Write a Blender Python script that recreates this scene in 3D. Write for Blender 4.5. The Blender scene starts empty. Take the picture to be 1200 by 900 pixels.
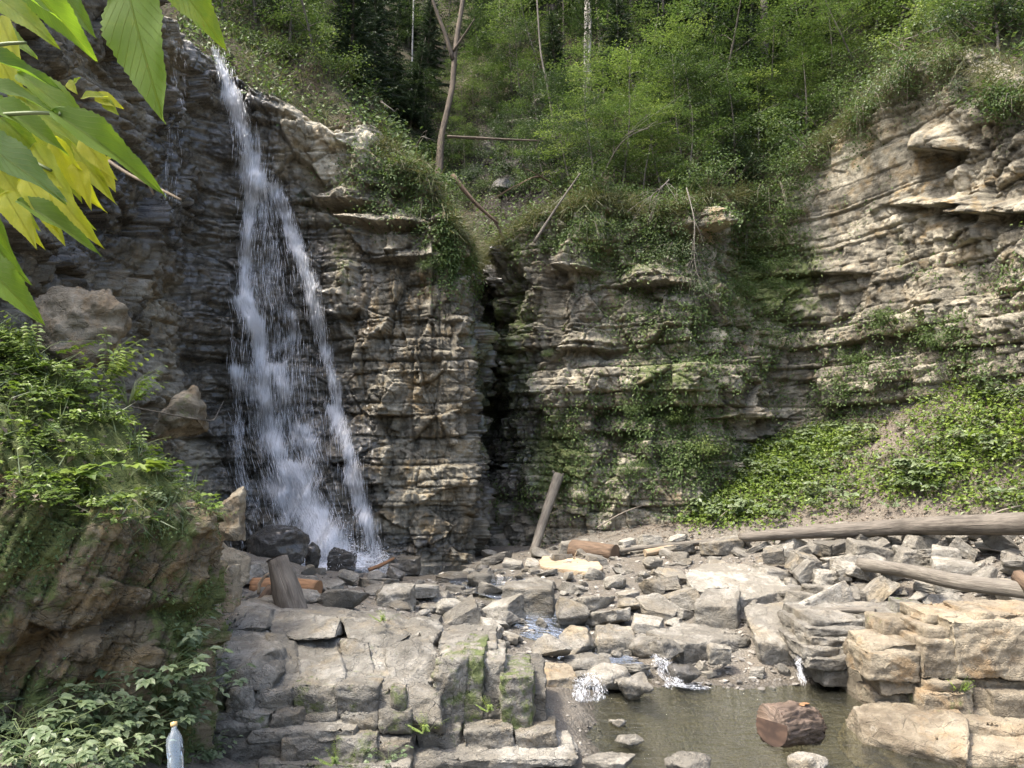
# Ravine with a waterfall: everything is built as real geometry in metres, z up, camera looking along +Y.
import bpy, bmesh, math, random
import numpy as np
from mathutils import Vector, Matrix, Quaternion
from mathutils.bvhtree import BVHTree

random.seed(7)
RNG = np.random.default_rng(7)
SC = bpy.context.scene
COL = SC.collection
CAM = np.array([0.0, 0.0, 2.4])
FPX = 906.0
HAZE = 0.0
PITCH = math.atan(80 / FPX)
CP, SP = math.cos(PITCH), math.sin(PITCH)

def P(px, py, d):
    """World point at depth d (metres along +Y) seen at photo position px, py."""
    a = (px - 600) / FPX; b = (450 - py) / FPX
    k = d / (CP - SP * b)
    return Vector((a * k, d, CAM[2] + (SP + CP * b) * k))

def proj(V):
    V = np.asarray(V, float) - CAM
    zc = V[..., 1] * CP + V[..., 2] * SP
    yc = -V[..., 1] * SP + V[..., 2] * CP
    zc = np.maximum(zc, 1e-3)
    return 600 + FPX * V[..., 0] / zc, 450 - FPX * yc / zc

# ---------------------------------------------------------------- noise
def _hash(ix, iy, iz, seed=0):
    h = (ix.astype(np.uint32) * np.uint32(374761393) + iy.astype(np.uint32) * np.uint32(668265263)
         + iz.astype(np.uint32) * np.uint32(2147483647) + np.uint32((seed * 974711 + 12345) & 0xffffffff))
    h = (h ^ (h >> np.uint32(13))) * np.uint32(1274126177)
    h = (h ^ (h >> np.uint32(16))) * np.uint32(2246822519)
    return ((h ^ (h >> np.uint32(15))) & np.uint32(0xffffff)).astype(np.float32) / 16777216.0

def h2(a, b, seed=0):
    a = np.asarray(a).astype(np.int64); b = np.asarray(b).astype(np.int64)
    return _hash(a, b, np.zeros_like(a), seed)

def vnoise(x, y, z=None, seed=0):
    x = np.asarray(x, np.float64); y = np.asarray(y, np.float64)
    if z is None: z = np.zeros_like(x)
    fx, fy, fz = np.floor(x), np.floor(y), np.floor(z)
    ix, iy, iz = fx.astype(np.int64), fy.astype(np.int64), fz.astype(np.int64)
    tx, ty, tz = x - fx, y - fy, z - fz
    tx = tx * tx * tx * (tx * (tx * 6 - 15) + 10); ty = ty * ty * ty * (ty * (ty * 6 - 15) + 10); tz = tz * tz * (3 - 2 * tz)
    def L(a, b, t): return a + (b - a) * t
    c = lambda dx, dy, dz: _hash(ix + dx, iy + dy, iz + dz, seed)
    r = L(L(L(c(0,0,0), c(1,0,0), tx), L(c(0,1,0), c(1,1,0), tx), ty),
          L(L(c(0,0,1), c(1,0,1), tx), L(c(0,1,1), c(1,1,1), tx), ty), tz)
    return r * 2 - 1

def fbm(x, y, z=None, oct=4, seed=0, gain=.5):
    r = 0; a = 1; t = 0; f = 1
    for i in range(oct):
        r = r + a * vnoise(np.asarray(x) * f + 3.1 * i, np.asarray(y) * f + 7.7 * i, None if z is None else np.asarray(z) * f, seed + i)
        t += a; a *= gain; f *= 2.03
    return r / t

def sstep(a, b, x):
    t = np.clip((x - a) / (b - a), 0, 1); return t * t * (3 - 2 * t)

def blob(px, py, l):
    r = np.zeros_like(px)
    for (cx, cy, rx, ry, w) in l:
        r = np.maximum(r, w * np.exp(-(((px - cx) / rx) ** 2 + ((py - cy) / ry) ** 2)))
    return r

# ---------------------------------------------------------------- mesh helpers
def mesh_np(name, V, F, mats=None, attrs=None, smooth=True, uv=None):
    V = np.ascontiguousarray(V, np.float32); F = np.ascontiguousarray(F, np.int32)
    me = bpy.data.meshes.new(name)
    nf, k = F.shape
    me.vertices.add(len(V)); me.vertices.foreach_set('co', V.ravel())
    me.loops.add(nf * k); me.loops.foreach_set('vertex_index', F.ravel())
    me.polygons.add(nf); me.polygons.foreach_set('loop_start', np.arange(0, nf * k, k, dtype=np.int32))
    me.update(calc_edges=True)
    me.polygons.foreach_set('use_smooth', np.full(nf, smooth, bool))
    for n, a in (attrs or {}).items():
        at = me.attributes.new(n, 'FLOAT', 'POINT'); at.data.foreach_set('value', np.ascontiguousarray(a, np.float32).ravel())
    if uv is not None:
        u = me.uv_layers.new(name='UVMap'); u.data.foreach_set('uv', np.ascontiguousarray(uv[F.ravel()], np.float32).ravel())
    for m in ([mats] if mats and not isinstance(mats, (list, tuple)) else (mats or [])): me.materials.append(m)
    return me

def grid_faces(R, Cn):
    i = np.arange(R - 1)[:, None] * Cn + np.arange(Cn - 1)[None, :]
    return np.stack([i, i + 1, i + Cn + 1, i + Cn], -1).reshape(-1, 4)

def add(name, me, parent=None, loc=None):
    o = bpy.data.objects.new(name, me); COL.objects.link(o)
    if parent is not None: o.parent = parent
    if loc is not None: o.location = loc
    return o

def tag(o, label=None, cat=None, group=None, kind=None):
    if label: o['label'] = label
    if cat: o['category'] = cat
    if group: o['group'] = group
    if kind: o['kind'] = kind
    return o

def thing(name, loc, label, cat, group=None, rotz=0.0):
    o = bpy.data.objects.new(name, None); COL.objects.link(o)
    o.location = loc; o.rotation_euler = (0, 0, rotz); o.empty_display_size = .1
    return tag(o, label, cat, group)

def copy_tree(o, parent=None):
    c = o.copy(); COL.objects.link(c)
    if parent is not None: c.parent = parent
    for ch in list(o.children): copy_tree(ch, c)
    return c

def bm_to_me(bm, name, mat, smooth=True):
    me = bpy.data.meshes.new(name); bm.to_mesh(me); bm.free()
    me.polygons.foreach_set('use_smooth', np.full(len(me.polygons), smooth, bool))
    if mat: me.materials.append(mat)
    return me

# ---------------------------------------------------------------- material helpers
class NT:
    def __init__(s, name):
        s.m = bpy.data.materials.new(name); s.m.use_nodes = True
        s.t = s.m.node_tree; s.t.nodes.clear()
        s.out = s.n('ShaderNodeOutputMaterial')
    def n(s, typ, **kw):
        nd = s.t.nodes.new(typ)
        for k, v in kw.items():
            if k.startswith('i_'):
                key = k[2:]
                nd.inputs[int(key) if key.isdigit() else key.replace('_', ' ')].default_value = v
            else: setattr(nd, k, v)
        return nd
    def l(s, a, b): s.t.links.new(a, b)
    def put(s, inp, v):
        if hasattr(v, 'is_output'): s.l(v, inp)
        else: inp.default_value = v
    def noise(s, vec, scale, detail=4, rough=.55, dist=0.0):
        nd = s.n('ShaderNodeTexNoise'); nd.inputs['Scale'].default_value = scale; nd.inputs['Detail'].default_value = detail
        nd.inputs['Roughness'].default_value = rough; nd.inputs['Distortion'].default_value = dist
        if vec is not None: s.l(vec, nd.inputs['Vector'])
        return nd.outputs['Fac']
    def ramp(s, fac, stops):
        nd = s.n('ShaderNodeValToRGB'); s.l(fac, nd.inputs['Fac']); e = nd.color_ramp.elements
        while len(e) < len(stops): e.new(.5)
        for q, (p, c) in zip(e, stops):
            q.position = p; q.color = (*c, 1) if len(c) == 3 else c
        return nd.outputs['Color']
    def mr(s, v, a, b, c=0.0, d=1.0):
        nd = s.n('ShaderNodeMapRange'); s.put(nd.inputs['Value'], v)
        for i, q in zip((1, 2, 3, 4), (a, b, c, d)): s.put(nd.inputs[i], q)
        return nd.outputs['Result']
    def math(s, op, a, b=0.0, clamp=False):
        nd = s.n('ShaderNodeMath', operation=op, use_clamp=clamp); s.put(nd.inputs[0], a); s.put(nd.inputs[1], b); return nd.outputs[0]
    def mix(s, f, a, b, blend='MIX'):
        nd = s.n('ShaderNodeMix', data_type='RGBA', blend_type=blend)
        s.put(nd.inputs[0], f)
        for i, v in ((6, a), (7, b)): s.put(nd.inputs[i], (*v, 1) if isinstance(v, tuple) and len(v) == 3 else v)
        return nd.outputs[2]
    def attr(s, name, typ='GEOMETRY', out='Fac'):
        nd = s.n('ShaderNodeAttribute', attribute_name=name, attribute_type=typ); return nd.outputs[out]
    def bump(s, h, strength, dist=.02, nrm=None):
        nd = s.n('ShaderNodeBump'); nd.inputs['Strength'].default_value = strength; nd.inputs['Distance'].default_value = dist
        s.l(h, nd.inputs['Height'])
        if nrm is not None: s.l(nrm, nd.inputs['Normal'])
        return nd.outputs['Normal']
    def pbsdf(s, col, rough, nrm=None, spec=.4, **kw):
        nd = s.n('ShaderNodeBsdfPrincipled'); s.put(nd.inputs['Base Color'], (*col, 1) if isinstance(col, tuple) and len(col) == 3 else col)
        s.put(nd.inputs['Roughness'], rough); nd.inputs['Specular IOR Level'].default_value = spec
        if nrm is not None: s.l(nrm, nd.inputs['Normal'])
        for k, v in kw.items(): s.put(nd.inputs[k.replace('_', ' ')], v)
        return nd.outputs[0]
    def done(s, sh):
        s.l(sh, s.out.inputs['Surface']); return s.m
    def scaled(s, vec, sc):
        nd = s.n('ShaderNodeMapping'); nd.inputs['Scale'].default_value = sc; s.l(vec, nd.inputs['Vector']); return nd.outputs[0]
    def coord(s, which='Object'):
        return s.n('ShaderNodeTexCoord').outputs[which]

def rock_material(name, light, dark, ochre, mode, bump=.5, strata=True, moss_col=(.055, .075, .014), ochre_amt=.5):
    """mode 'wall': tint/moss/wet/warm come from mesh attributes. mode 'stone': from the object's own properties."""
    n = NT(name); co = n.coord('Object')
    T = 'GEOMETRY' if mode == 'wall' else 'OBJECT'
    moss, wet, warm, tint = (n.attr(k, T) for k in ('moss', 'wet', 'warm', 'tint'))
    if mode == 'stone':
        rnd = n.n('ShaderNodeObjectInfo').outputs['Random']
        co = n.n('ShaderNodeNewGeometry').outputs['Position']
    big = n.noise(co, 1.3, 5, .6, .4); mid = n.noise(co, 6.5, 7, .66, .3); fine = n.noise(co, 42, 6, .72)
    lay = n.noise(n.scaled(co, (1.2, 1.2, 16)), 1.0, 5, .6, .25)
    f = n.math('ADD', n.math('MULTIPLY', big, .45), n.math('ADD', n.math('MULTIPLY', mid, .33), n.math('MULTIPLY', lay, .22 if strata else 0.05)))
    col = n.mix(n.mr(f, .40, .58), dark, light)
    oc = n.math('MULTIPLY', n.mr(n.noise(co, 2.7, 6, .65, .6), .50, .66), n.math('ADD', n.math('MULTIPLY', warm, .9), ochre_amt), clamp=True)
    col = n.mix(n.math('MULTIPLY', oc, .75), col, ochre)
    col = n.mix(n.mr(fine, .3, .72), col, n.mix(.5, col, (.02, .018, .015)), 'MIX') if False else n.mix(n.mr(fine, .28, .47, .6, 0.0), col, (.035, .03, .024))
    pale = n.mr(n.noise(co, 13, 6, .75), .58, .72, 0.0, .5)
    col = n.mix(pale, col, (.50, .47, .40))
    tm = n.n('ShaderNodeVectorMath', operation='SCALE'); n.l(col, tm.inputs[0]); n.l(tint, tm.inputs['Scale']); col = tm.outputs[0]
    mm = n.mr(n.math('ADD', moss, n.math('MULTIPLY', n.math('SUBTRACT', n.noise(co, 9, 6, .7), .5), 1.5)), .42, .62)
    mcol = n.mix(n.noise(co, 24, 4, .7), moss_col, tuple(c * 2.1 for c in moss_col))
    col = n.mix(n.math('MULTIPLY', mm, .85), col, mcol)
    w = n.mr(n.math('ADD', wet, n.math('MULTIPLY', n.math('SUBTRACT', mid, .5), .7)), .3, .62)
    col = n.mix(n.math('MULTIPLY', w, .74), col, n.mix(.12, (.016, .015, .015), col))
    rough = n.mr(w, 0, 1, .82, .20)
    cr = n.n('ShaderNodeTexVoronoi', feature='DISTANCE_TO_EDGE'); cr.inputs['Scale'].default_value = 4.5
    wp = n.n('ShaderNodeVectorMath', operation='MULTIPLY_ADD'); n.l(n.n('ShaderNodeTexNoise', i_Scale=5.0).outputs['Color'], wp.inputs[0]); wp.inputs[1].default_value = (.25, .25, .25); n.l(n.scaled(co, (1, 1, 2.2)), wp.inputs[2]); n.l(wp.outputs[0], cr.inputs['Vector'])
    crk = n.mr(cr.outputs['Distance'], 0, .03)
    h = n.math('ADD', n.math('MULTIPLY', mid, .8), n.math('ADD', n.math('MULTIPLY', fine, .5), n.math('MULTIPLY', lay, .35 if strata else .1)))
    h = n.math('ADD', h, n.math('MULTIPLY', crk, .22))
    nb = n.bump(h, bump, .06)
    return n.done(n.pbsdf(col, rough, nb, .5, Coat_Weight=n.math('MULTIPLY', w, .6), Coat_Roughness=.14))

def leaf_material(name, cols, trans=.35, gloss=.25, rough=.45):
    n = NT(name); r = n.attr('rnd')
    orr = n.n('ShaderNodeObjectInfo').outputs['Random']
    f = n.math('ADD', n.math('MULTIPLY', r, .75), n.math('MULTIPLY', orr, .25))
    col = n.ramp(f, [(i / (len(cols) - 1), c) for i, c in enumerate(cols)])
    d = n.pbsdf(col, rough, None, gloss)
    t = n.n('ShaderNodeBsdfTranslucent'); 
    tc = n.mix(1.0, col, (1.18, 1.25, .78), 'MULTIPLY'); n.l(tc, t.inputs['Color'])
    mx = n.n('ShaderNodeMixShader'); mx.inputs[0].default_value = trans; n.l(d, mx.inputs[1]); n.l(t.outputs[0], mx.inputs[2])
    return n.done(mx.outputs[0])

def bark_material(name, a, b, scale=1.0, bump=.6, rough=.85):
    n = NT(name); uv = n.coord('UV')
    x = n.noise(n.scaled(uv, (9 * scale, 1.4 * scale, 1)), 3.0, 6, .65, .5); y = n.noise(n.coord('Object'), 2.2, 4, .6)
    col = n.mix(n.mr(n.math('ADD', n.math('MULTIPLY', x, .65), n.math('MULTIPLY', y, .35)), .34, .64), a, b)
    return n.done(n.pbsdf(col, rough, n.bump(x, bump, .03), .35))
# ================================================================ materials of the setting
M = {}
M['cliff'] = rock_material('cliff_rock', (.45, .41, .315), (.10, .09, .064), (.31, .21, .085), 'wall', 1.0)
M['stone'] = rock_material('loose_stone', (.45, .43, .375), (.17, .157, .128), (.34, .26, .14), 'stone', .9, False, ochre_amt=.14)
M['warmstone'] = rock_material('warm_stone', (.36, .31, .22), (.15, .12, .08), (.31, .19, .075), 'stone', .8, True, ochre_amt=.35)
M['mossrock'] = rock_material('mossy_rock', (.25, .20, .12), (.075, .056, .03), (.24, .14, .04), 'wall', 1.0, True, ochre_amt=.5)

# ================================================================ the ravine wall: plan, rim height
ST = [ # px, depth, rim height, hill slope
 (-420, 4.6, 8.0, .9), (-180, 5.6, 8.2, .9), (0, 7.0, 8.6, .9), (100, 9.0, 9.6, .9), (190, 11.5, 10.2, 1.0), (228, 13.2, 10.0, 1.1), (246, 13.8, 10.0, 1.1),
 (254, 13.95, 9.8, 1.05), (262, 14.0, 9.65, 1.1), (288, 14.05, 9.25, 1.1), (346, 14.2, 9.1, 1.1), (352, 14.3, 8.95, 1.1), (415, 14.0, 8.85, 1.1), (430, 13.95, 8.55, 1.1),
 (500, 13.9, 7.85, 1.0), (545, 14.0, 6.75, .95), (556, 14.7, 6.6, .8), (564, 17.8, 6.7, .7), (583, 16.7, 7.0, .8), (600, 16.1, 7.2, .8), (640, 15.6, 7.6, .8), (668, 15.1, 7.6, .85),
 (720, 15.0, 7.55, .95), (800, 14.5, 7.3, 1.0), (860, 14.7, 7.7, 1.05), (920, 15.5, 8.2, 1.1), (962, 15.3, 9.0, 1.1), (1010, 14.4, 9.2, 1.1), (1090, 13.0, 9.6, 1.1),
 (1130, 12.3, 9.1, 1.2), (1200, 11.2, 8.0, 1.2), (1330, 9.6, 6.8, 1.2), (1500, 8.2, 6.8, 1.2), (1800, 6.4, 6.8, 1.2)]
_st = np.array(ST, float)
_xy = np.stack([(_st[:, 0] - 600) / FPX * _st[:, 1], _st[:, 1]], 1)
_s = np.concatenate([[0], np.cumsum(np.hypot(*np.diff(_xy, axis=0).T))])
DS = .019
s = np.arange(0, _s[-1], DS)
def gsm(a, sig):
    if sig <= 0: return a
    k = int(3 * sig) + 1; w = np.exp(-.5 * (np.arange(-k, k + 1) / sig) ** 2); w /= w.sum()
    p = np.concatenate([np.full(k, a[0]), a, np.full(k, a[-1])]); return np.convolve(p, w, 'valid')
X = gsm(np.interp(s, _s, _xy[:, 0]), 6); Y = gsm(np.interp(s, _s, _xy[:, 1]), 6)
PXS = np.interp(s, _s, _st[:, 0]); RIM = gsm(np.interp(s, _s, _st[:, 2]), 2.5); HS = gsm(np.interp(s, _s, _st[:, 3]), 20)
RIM = RIM + .12 * fbm(s * 1.1, s * 0, oct=4, seed=5)
def normals(X, Y, sig):
    tx, ty = gsm(np.gradient(X), sig), gsm(np.gradient(Y), sig); l = np.hypot(tx, ty) + 1e-9; return ty / l, -tx / l
nx, ny = normals(X, Y, 15); hx, hy = normals(X, Y, 240)

ZB, NR = -.5, 500
v = np.linspace(0, 1, NR)
Z = ZB + (RIM[None, :] - ZB) * v[:, None]
S = np.broadcast_to(s, Z.shape); PX = np.broadcast_to(PXS, Z.shape)
LEAN = .05
lean = -LEAN * (Z - 1.0)
BX = X[None] + nx * lean; BY = Y[None] + ny * lean
_, PY = proj(np.stack([BX, BY, Z], -1))

def layers(thmin, thmax, seed, lo=-4, hi=16):
    r = np.random.default_rng(seed); t = [lo]
    while t[-1] < hi: t.append(t[-1] + thmin + (thmax - thmin) * r.random() ** 1.8)
    return np.array(t)

def blocks(S, Z, thmin, thmax, wmin, wmax, seed, warp, dip):
    """Bedded and jointed rock: per-block offset, distance to the nearest bed plane and joint, ids."""
    zz = Z + dip + warp * fbm(S * .45, Z * .45, oct=4, seed=seed + 1)
    ss = S + warp * 1.2 * fbm(S * .6 + 9, Z * .8, oct=4, seed=seed + 2)
    T = layers(thmin, thmax, seed)
    L = np.clip(np.searchsorted(T, zz) - 1, 0, len(T) - 2)
    th = T[L + 1] - T[L]; fz = (zz - T[L]) / th
    w = wmin + (wmax - wmin) * h2(L, L * 0, seed + 3)
    q = ss / w + 17 * h2(L, L * 0 + 1, seed + 4)
    # uneven joint spacing
    q = q + .28 * np.sin(q * 2.1 + 6 * h2(L, L * 0 + 5, seed + 5))
    B = np.floor(q).astype(np.int64); fb = q - B
    ez = np.minimum(fz, 1 - fz) * th; ex = np.minimum(fb, 1 - fb) * w
    return h2(L, B, seed + 6), h2(L, L * 0 + 2, seed + 7), ez, ex, h2(L, B, seed + 8), fz, fb, h2(L, B, seed + 9)

def facets(S, Z, cs, cz, seed, warp=.15):
    """Broken rock: jittered cells, each with its own height and tilt."""
    x = S / cs + warp * fbm(S / cs * .7, Z / cz * .7, oct=3, seed=seed + 50) * 2; y = Z / cz + warp * fbm(S / cs * .7 + 31, Z / cz * .7, oct=3, seed=seed + 51) * 2
    ix, iy = np.floor(x).astype(np.int64), np.floor(y).astype(np.int64); best = np.full(x.shape, 9e9); sec = best.copy(); bx_ = np.zeros_like(x); by_ = np.zeros_like(x); bi = np.zeros_like(ix); bj = np.zeros_like(ix)
    for i in (-1, 0, 1):
        for j in (-1, 0, 1):
            a, b = ix + i, iy + j; dx = x - a - .1 - .8 * h2(a, b, seed); dy = y - b - .1 - .8 * h2(a, b, seed + 1); d = np.abs(dx) ** 1.6 + np.abs(dy) ** 1.6; c = d < best
            sec = np.where(c, best, np.minimum(sec, d)); best = np.where(c, d, best); bx_ = np.where(c, dx, bx_); by_ = np.where(c, dy, by_); bi = np.where(c, a, bi); bj = np.where(c, b, bj)
    return h2(bi, bj, seed + 2) - .5, bx_ * (h2(bi, bj, seed + 3) - .5) * 2, by_ * (h2(bi, bj, seed + 4) - .5) * 2, sec - best, h2(bi, bj, seed + 5)
DIP = .03 * np.sin(S * .3)
# zone weights (by where on the wall)
smooth_zone = blob(PX, PY, [(1015, 205, 60, 62, 1), (990, 230, 40, 75, 1), (1050, 180, 40, 50, .9)])
butt = blob(PX, PY, [(480, 430, 75, 230, 1)])
rough_zone = blob(PX, PY, [(760, 420, 170, 170, 1), (690, 330, 80, 120, 1)])
a1, l1, ez1, ex1, c1, fz1, fb1, k1 = blocks(S, Z, .35, 1.25, .5, 1.7, 11, .09, DIP)
a2, l2, ez2, ex2, c2, fz2, fb2, k2 = blocks(S, Z, .12, .50, .18, .85, 47, .05, DIP)
a3, l3, ez3, ex3, c3, fz3, fb3, k3 = blocks(S, Z, .05, .20, .09, .36, 83, .04, DIP)
amp1 = .34 - .20 * butt - .3 * smooth_zone + .12 * rough_zone
amp2 = .17 - .04 * butt - .155 * smooth_zone + .05 * rough_zone
smask = .35 + .65 * sstep(-.25, .25, fbm(S * .5, Z * .6, oct=3, seed=350))
D = .42 * fbm(S * .38, Z * .30, oct=3, seed=3) + smask * amp1 * (1.0 * (a1 - .5) + .40 * (l1 - .5)) + smask * (1 - .6 * butt) * amp2 * (1.0 * (a2 - .5) + .45 * (l2 - .5)) \
    + (.06 * (1 - .85 * smooth_zone)) * (.9 * a3 + .25 * l3 - .6)
bs = 1 - .55 * butt; massive = 1 - .93 * smooth_zone
leftw = sstep(240, 150, PX)
fa = facets(S, Z, .70, .62, 301, .07); fb_ = facets(S, Z, .27, .24, 311, .07); fc = facets(S, Z, .10, .075, 321)
fv = facets(S, Z, .30, .85, 331)
rz = 1 - .45 * sstep(950, 1000, PX)
D += massive * rz * ((.30 + .12 * leftw) * fa[0] + .34 * fa[1] + .12 * fa[2] - .06 * np.exp(-(fa[3] / .05) ** 2))
D += massive * rz * (.08 * fb_[0] + .12 * fb_[1] + .04 * fb_[2] - .02 * np.exp(-(fb_[3] / .06) ** 2)) * (.6 + .6 * sstep(-.2, .3, fbm(S * .7, Z * .7, oct=3, seed=340)))
D += massive * (.022 * fc[0] + .035 * fc[1] + .02 * fc[2])
D += butt * (.20 * fv[0] + .16 * fv[1] + .10 * fv[2])
# each block face is tilted a little
D += .10 * (c1 - .5) * (fb1 - .5) * 2 * (1 - smooth_zone) + .055 * (c2 - .5) * (fb2 - .5) * 2 + .05 * (k2 - .5) * (fz2 - .5) * 2
D += -.07 * np.exp(-(ez1 / .022) ** 2) - .05 * np.exp(-(ex1 / .02) ** 2) * (1 - .5 * smooth_zone)
D += -.035 * np.exp(-(ez2 / .014) ** 2) - .025 * np.exp(-(ex2 / .013) ** 2)
D += .035 * fbm(S * 3.1, Z * 3.1, oct=4, seed=21) + .015 * fbm(S * 11, Z * 11, oct=3, seed=23)
# columns of the buttress: tall vertical joints
cj = S * 1.9 + .25 * fbm(S * .8, Z * .35, oct=3, seed=31); cb = np.floor(cj)
D += butt * (.20 * (h2(cb, cb * 0, 33) - .5) - .09 * np.exp(-(np.minimum(cj - cb, 1 - cj + cb) / .05) ** 2))
# beds that stick out, hollows, overhang beaks
def bump(cx, cy, rx, ry, a, under=0.0):
    global D
    q = ((PX - cx) / rx) ** 2 + ((PY - cy) / ry) ** 2
    D = D + a * np.exp(-q ** 2) * (1 if not under else np.where(PY < cy, 1, 0.0) + np.where(PY >= cy, -under, 0.0))
for b in [(1095, 175, 26, 26, .5, .4), (845, 268, 26, 22, .55, .5), (672, 318, 26, 34, .38, .6), (770, 335, 50, 16, .3, .8), (690, 410, 40, 14, .25, .8), (900, 245, 34, 100, -.5),
          (648, 360, 12, 90, -.3), (730, 505, 40, 12, .25, .8), (1150, 250, 60, 14, .28, .7), (1090, 240, 50, 10, .22, .9), (960, 320, 50, 14, .2, .6), (610, 275, 40, 40, .35), (385, 235, 36, 14, .35, .9),
          (440, 260, 60, 10, .25, .9), (470, 300, 60, 10, .2, .8), (870, 490, 60, 16, .2, .7)]: bump(*b)
# apron of ledges under the fall
fallm = blob(PX, PY * 0, [(355, 0, 75, 1e9, 1)])
D += fallm * 1.15 * np.clip(1 - (Z - .2) / 3.4, 0, 1) ** 1.4 + fallm * .25 * sstep(.3, .7, np.sin(Z * 4.2 + S) * .5 + .5) * np.clip(1 - (Z - .3) / 4, 0, 1)
D += -.30 * blob(PX, PY, [(312, 300, 26, 130, 1)])
# round the rim over
D += -.35 * np.clip(1 - (RIM[None] - Z) / .35, 0, 1) ** 2
WX = BX + nx * D; WY = BY + ny * D
WZ = Z + .02 * fbm(S * 2, Z * 2, oct=2, seed=77)
WALL = np.stack([WX, WY, WZ], -1)
PPX, PPY = proj(WALL)
nz1 = fbm(S * .9, Z * .9, oct=5, seed=91); nz2 = fbm(S * 2.6, Z * 2.6, oct=4, seed=92)
mq = PPX + 26 * nz1, PPY + 26 * nz2
ledge = np.clip(np.gradient(D, axis=0) * -6, 0, 1)      # tops of ledges hold soil
VEG = blob(*mq, [(470, 205, 60, 50, .8), (530, 280, 30, 60, .9), (560, 255, 30, 25, .7), (760, 280, 80, 50, .6), (820, 385, 100, 75, .45), (895, 250, 45, 110, .8), (930, 170, 40, 60, 1.0), (900, 400, 65, 50, .4),
     (750, 500, 95, 40, .65), (800, 540, 60, 50, .8), (690, 560, 60, 40, .45), (1065, 388, 55, 14, .9), (1000, 430, 60, 40, .5), (870, 195, 80, 50, 1.0), (700, 250, 80, 50, .7), (610, 250, 40, 22, .6),
     (1150, 330, 60, 30, .25), (640, 590, 60, 30, .3), (985, 480, 60, 40, .55), (1130, 420, 70, 30, .5)])
MOSS = blob(*mq, [(760, 400, 170, 190, .42), (480, 560, 60, 60, .25), (600, 430, 45, 200, .62), (640, 540, 60, 70, .8), (562, 430, 16, 140, .85), (900, 330, 80, 90, .75), (780, 450, 110, 80, .6), (700, 590, 80, 50, .55), (610, 280, 40, 50, .6), (520, 300, 40, 50, .55),
     (360, 240, 20, 60, .5), (395, 300, 22, 70, .5), (720, 300, 90, 80, .55), (1060, 300, 30, 20, .5), (60, 150, 90, 60, .3), (120, 430, 60, 40, .3)])
MOSS = np.maximum(MOSS, VEG * .55) + .25 * ledge * (VEG > .15)
WET = blob(PPX + 14 * nz2, PPY, [(248, 250, 48, 300, 1.1), (285, 190, 42, 190, 1.1), (325, 380, 70, 200, 1.1), (340, 540, 95, 180, 1.15), (205, 210, 40, 140, .9), (420, 570, 34, 110, .95), (600, 520, 48, 150, .75), (568, 400, 20, 260, .9), (90, 230, 140, 150, .72), (120, 380, 80, 60, .45), (430, 640, 130, 22, .8), (425, 330, 26, 120, .55)])
WARM = blob(*mq, [(480, 440, 85, 210, .75), (1100, 215, 70, 70, .8), (1000, 190, 60, 50, .5), (820, 220, 40, 30, .9), (150, 340, 120, 50, .5), (840, 270, 40, 40, .6)])
TINT = .62 + .42 * c1 * .6 + .42 * c2 * .6 + .22 * (l2 - .5)
TINT *= 1 + .16 * nz1 + .30 * fb_[4] - .15 + .24 * fc[4] - .12
TINT *= 1 - .38 * blob(PX, PY, [(595, 450, 62, 200, 1)]) - .25 * leftw  # gully recess shade put into the rock tint; left wall toned down too
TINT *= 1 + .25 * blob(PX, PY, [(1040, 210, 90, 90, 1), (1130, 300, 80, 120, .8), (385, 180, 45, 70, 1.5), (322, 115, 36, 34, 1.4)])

def sub_obj(name, c0, c1, label, cat):
    sl = np.s_[:, c0:c1]
    me = mesh_np(name, WALL[sl].reshape(-1, 3), grid_faces(NR, c1 - c0), M['cliff'],
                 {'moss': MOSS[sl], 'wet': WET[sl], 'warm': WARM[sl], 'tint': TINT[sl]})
    return tag(add(name, me), label, cat, kind='structure')
cg = int(np.searchsorted(PXS, 562)); ca = int(np.searchsorted(PXS, 930)); ncol = len(s)
sub_obj('waterfall_cliff', 0, cg + 1, 'layered dark and ochre cliff that the waterfall runs down', 'cliff')
sub_obj('gully_cliff', cg, ca + 1, 'damp mossy cliff right of the dark gully', 'cliff')
sub_obj('pale_cliff', ca, ncol, 'pale bedded cliff above the green slope', 'cliff')

# ================================================================ wooded hillside above the rim
hs = np.arange(0, ncol, 7); dist = np.concatenate([np.linspace(0, 14, 90), 14 + np.cumsum(np.linspace(.2, 4, 28))])
NH = len(dist)
rx = WX[-1][hs]; ry = WY[-1][hs]; rz = WZ[-1][hs]
dd = dist[:, None]
tot = np.interp(dist, [0, .4, 100], [0, .25, 100])[:, None]
HXg = rx[None] - hx[hs][None] * dd; HYg = ry[None] - hy[hs][None] * dd
HZg = rz[None] - .03 + HS[hs][None] * tot + .45 * np.maximum(0, dd - 6) * (HS[hs][None] < 1)
am = sstep(.2, 2.5, dd)
HZg = HZg + am * (.55 * fbm(HXg * .45, HYg * .45, oct=4, seed=61) + .12 * fbm(HXg * 2.2, HYg * 2.2, oct=3, seed=62))
HILL = np.stack([HXg, HYg, HZg], -1)
n = NT('hill_soil'); co = n.coord('Object')
a = n.noise(co, 1.1, 6, .65, .4); b = n.noise(co, 9, 5, .7)
colr = n.mix(n.mr(a, .40, .60), (.05, .04, .028), (.035, .045, .018)); colr = n.mix(n.mr(b, .45, .7), colr, (.11, .095, .065))
colr = n.mix(n.mr(n.math('ADD', n.attr('gully'), n.math('MULTIPLY', n.math('SUBTRACT', a, .5), 1.2)), .4, .8), colr, n.mix(n.mr(b, .5, .7), (.018, .016, .013), (.10, .095, .085)))  # shade of the upper gully painted into the soil, with grey rock flecks
M['hill'] = n.done(n.pbsdf(colr, .95, n.bump(b, .8, .12), .2))
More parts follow.
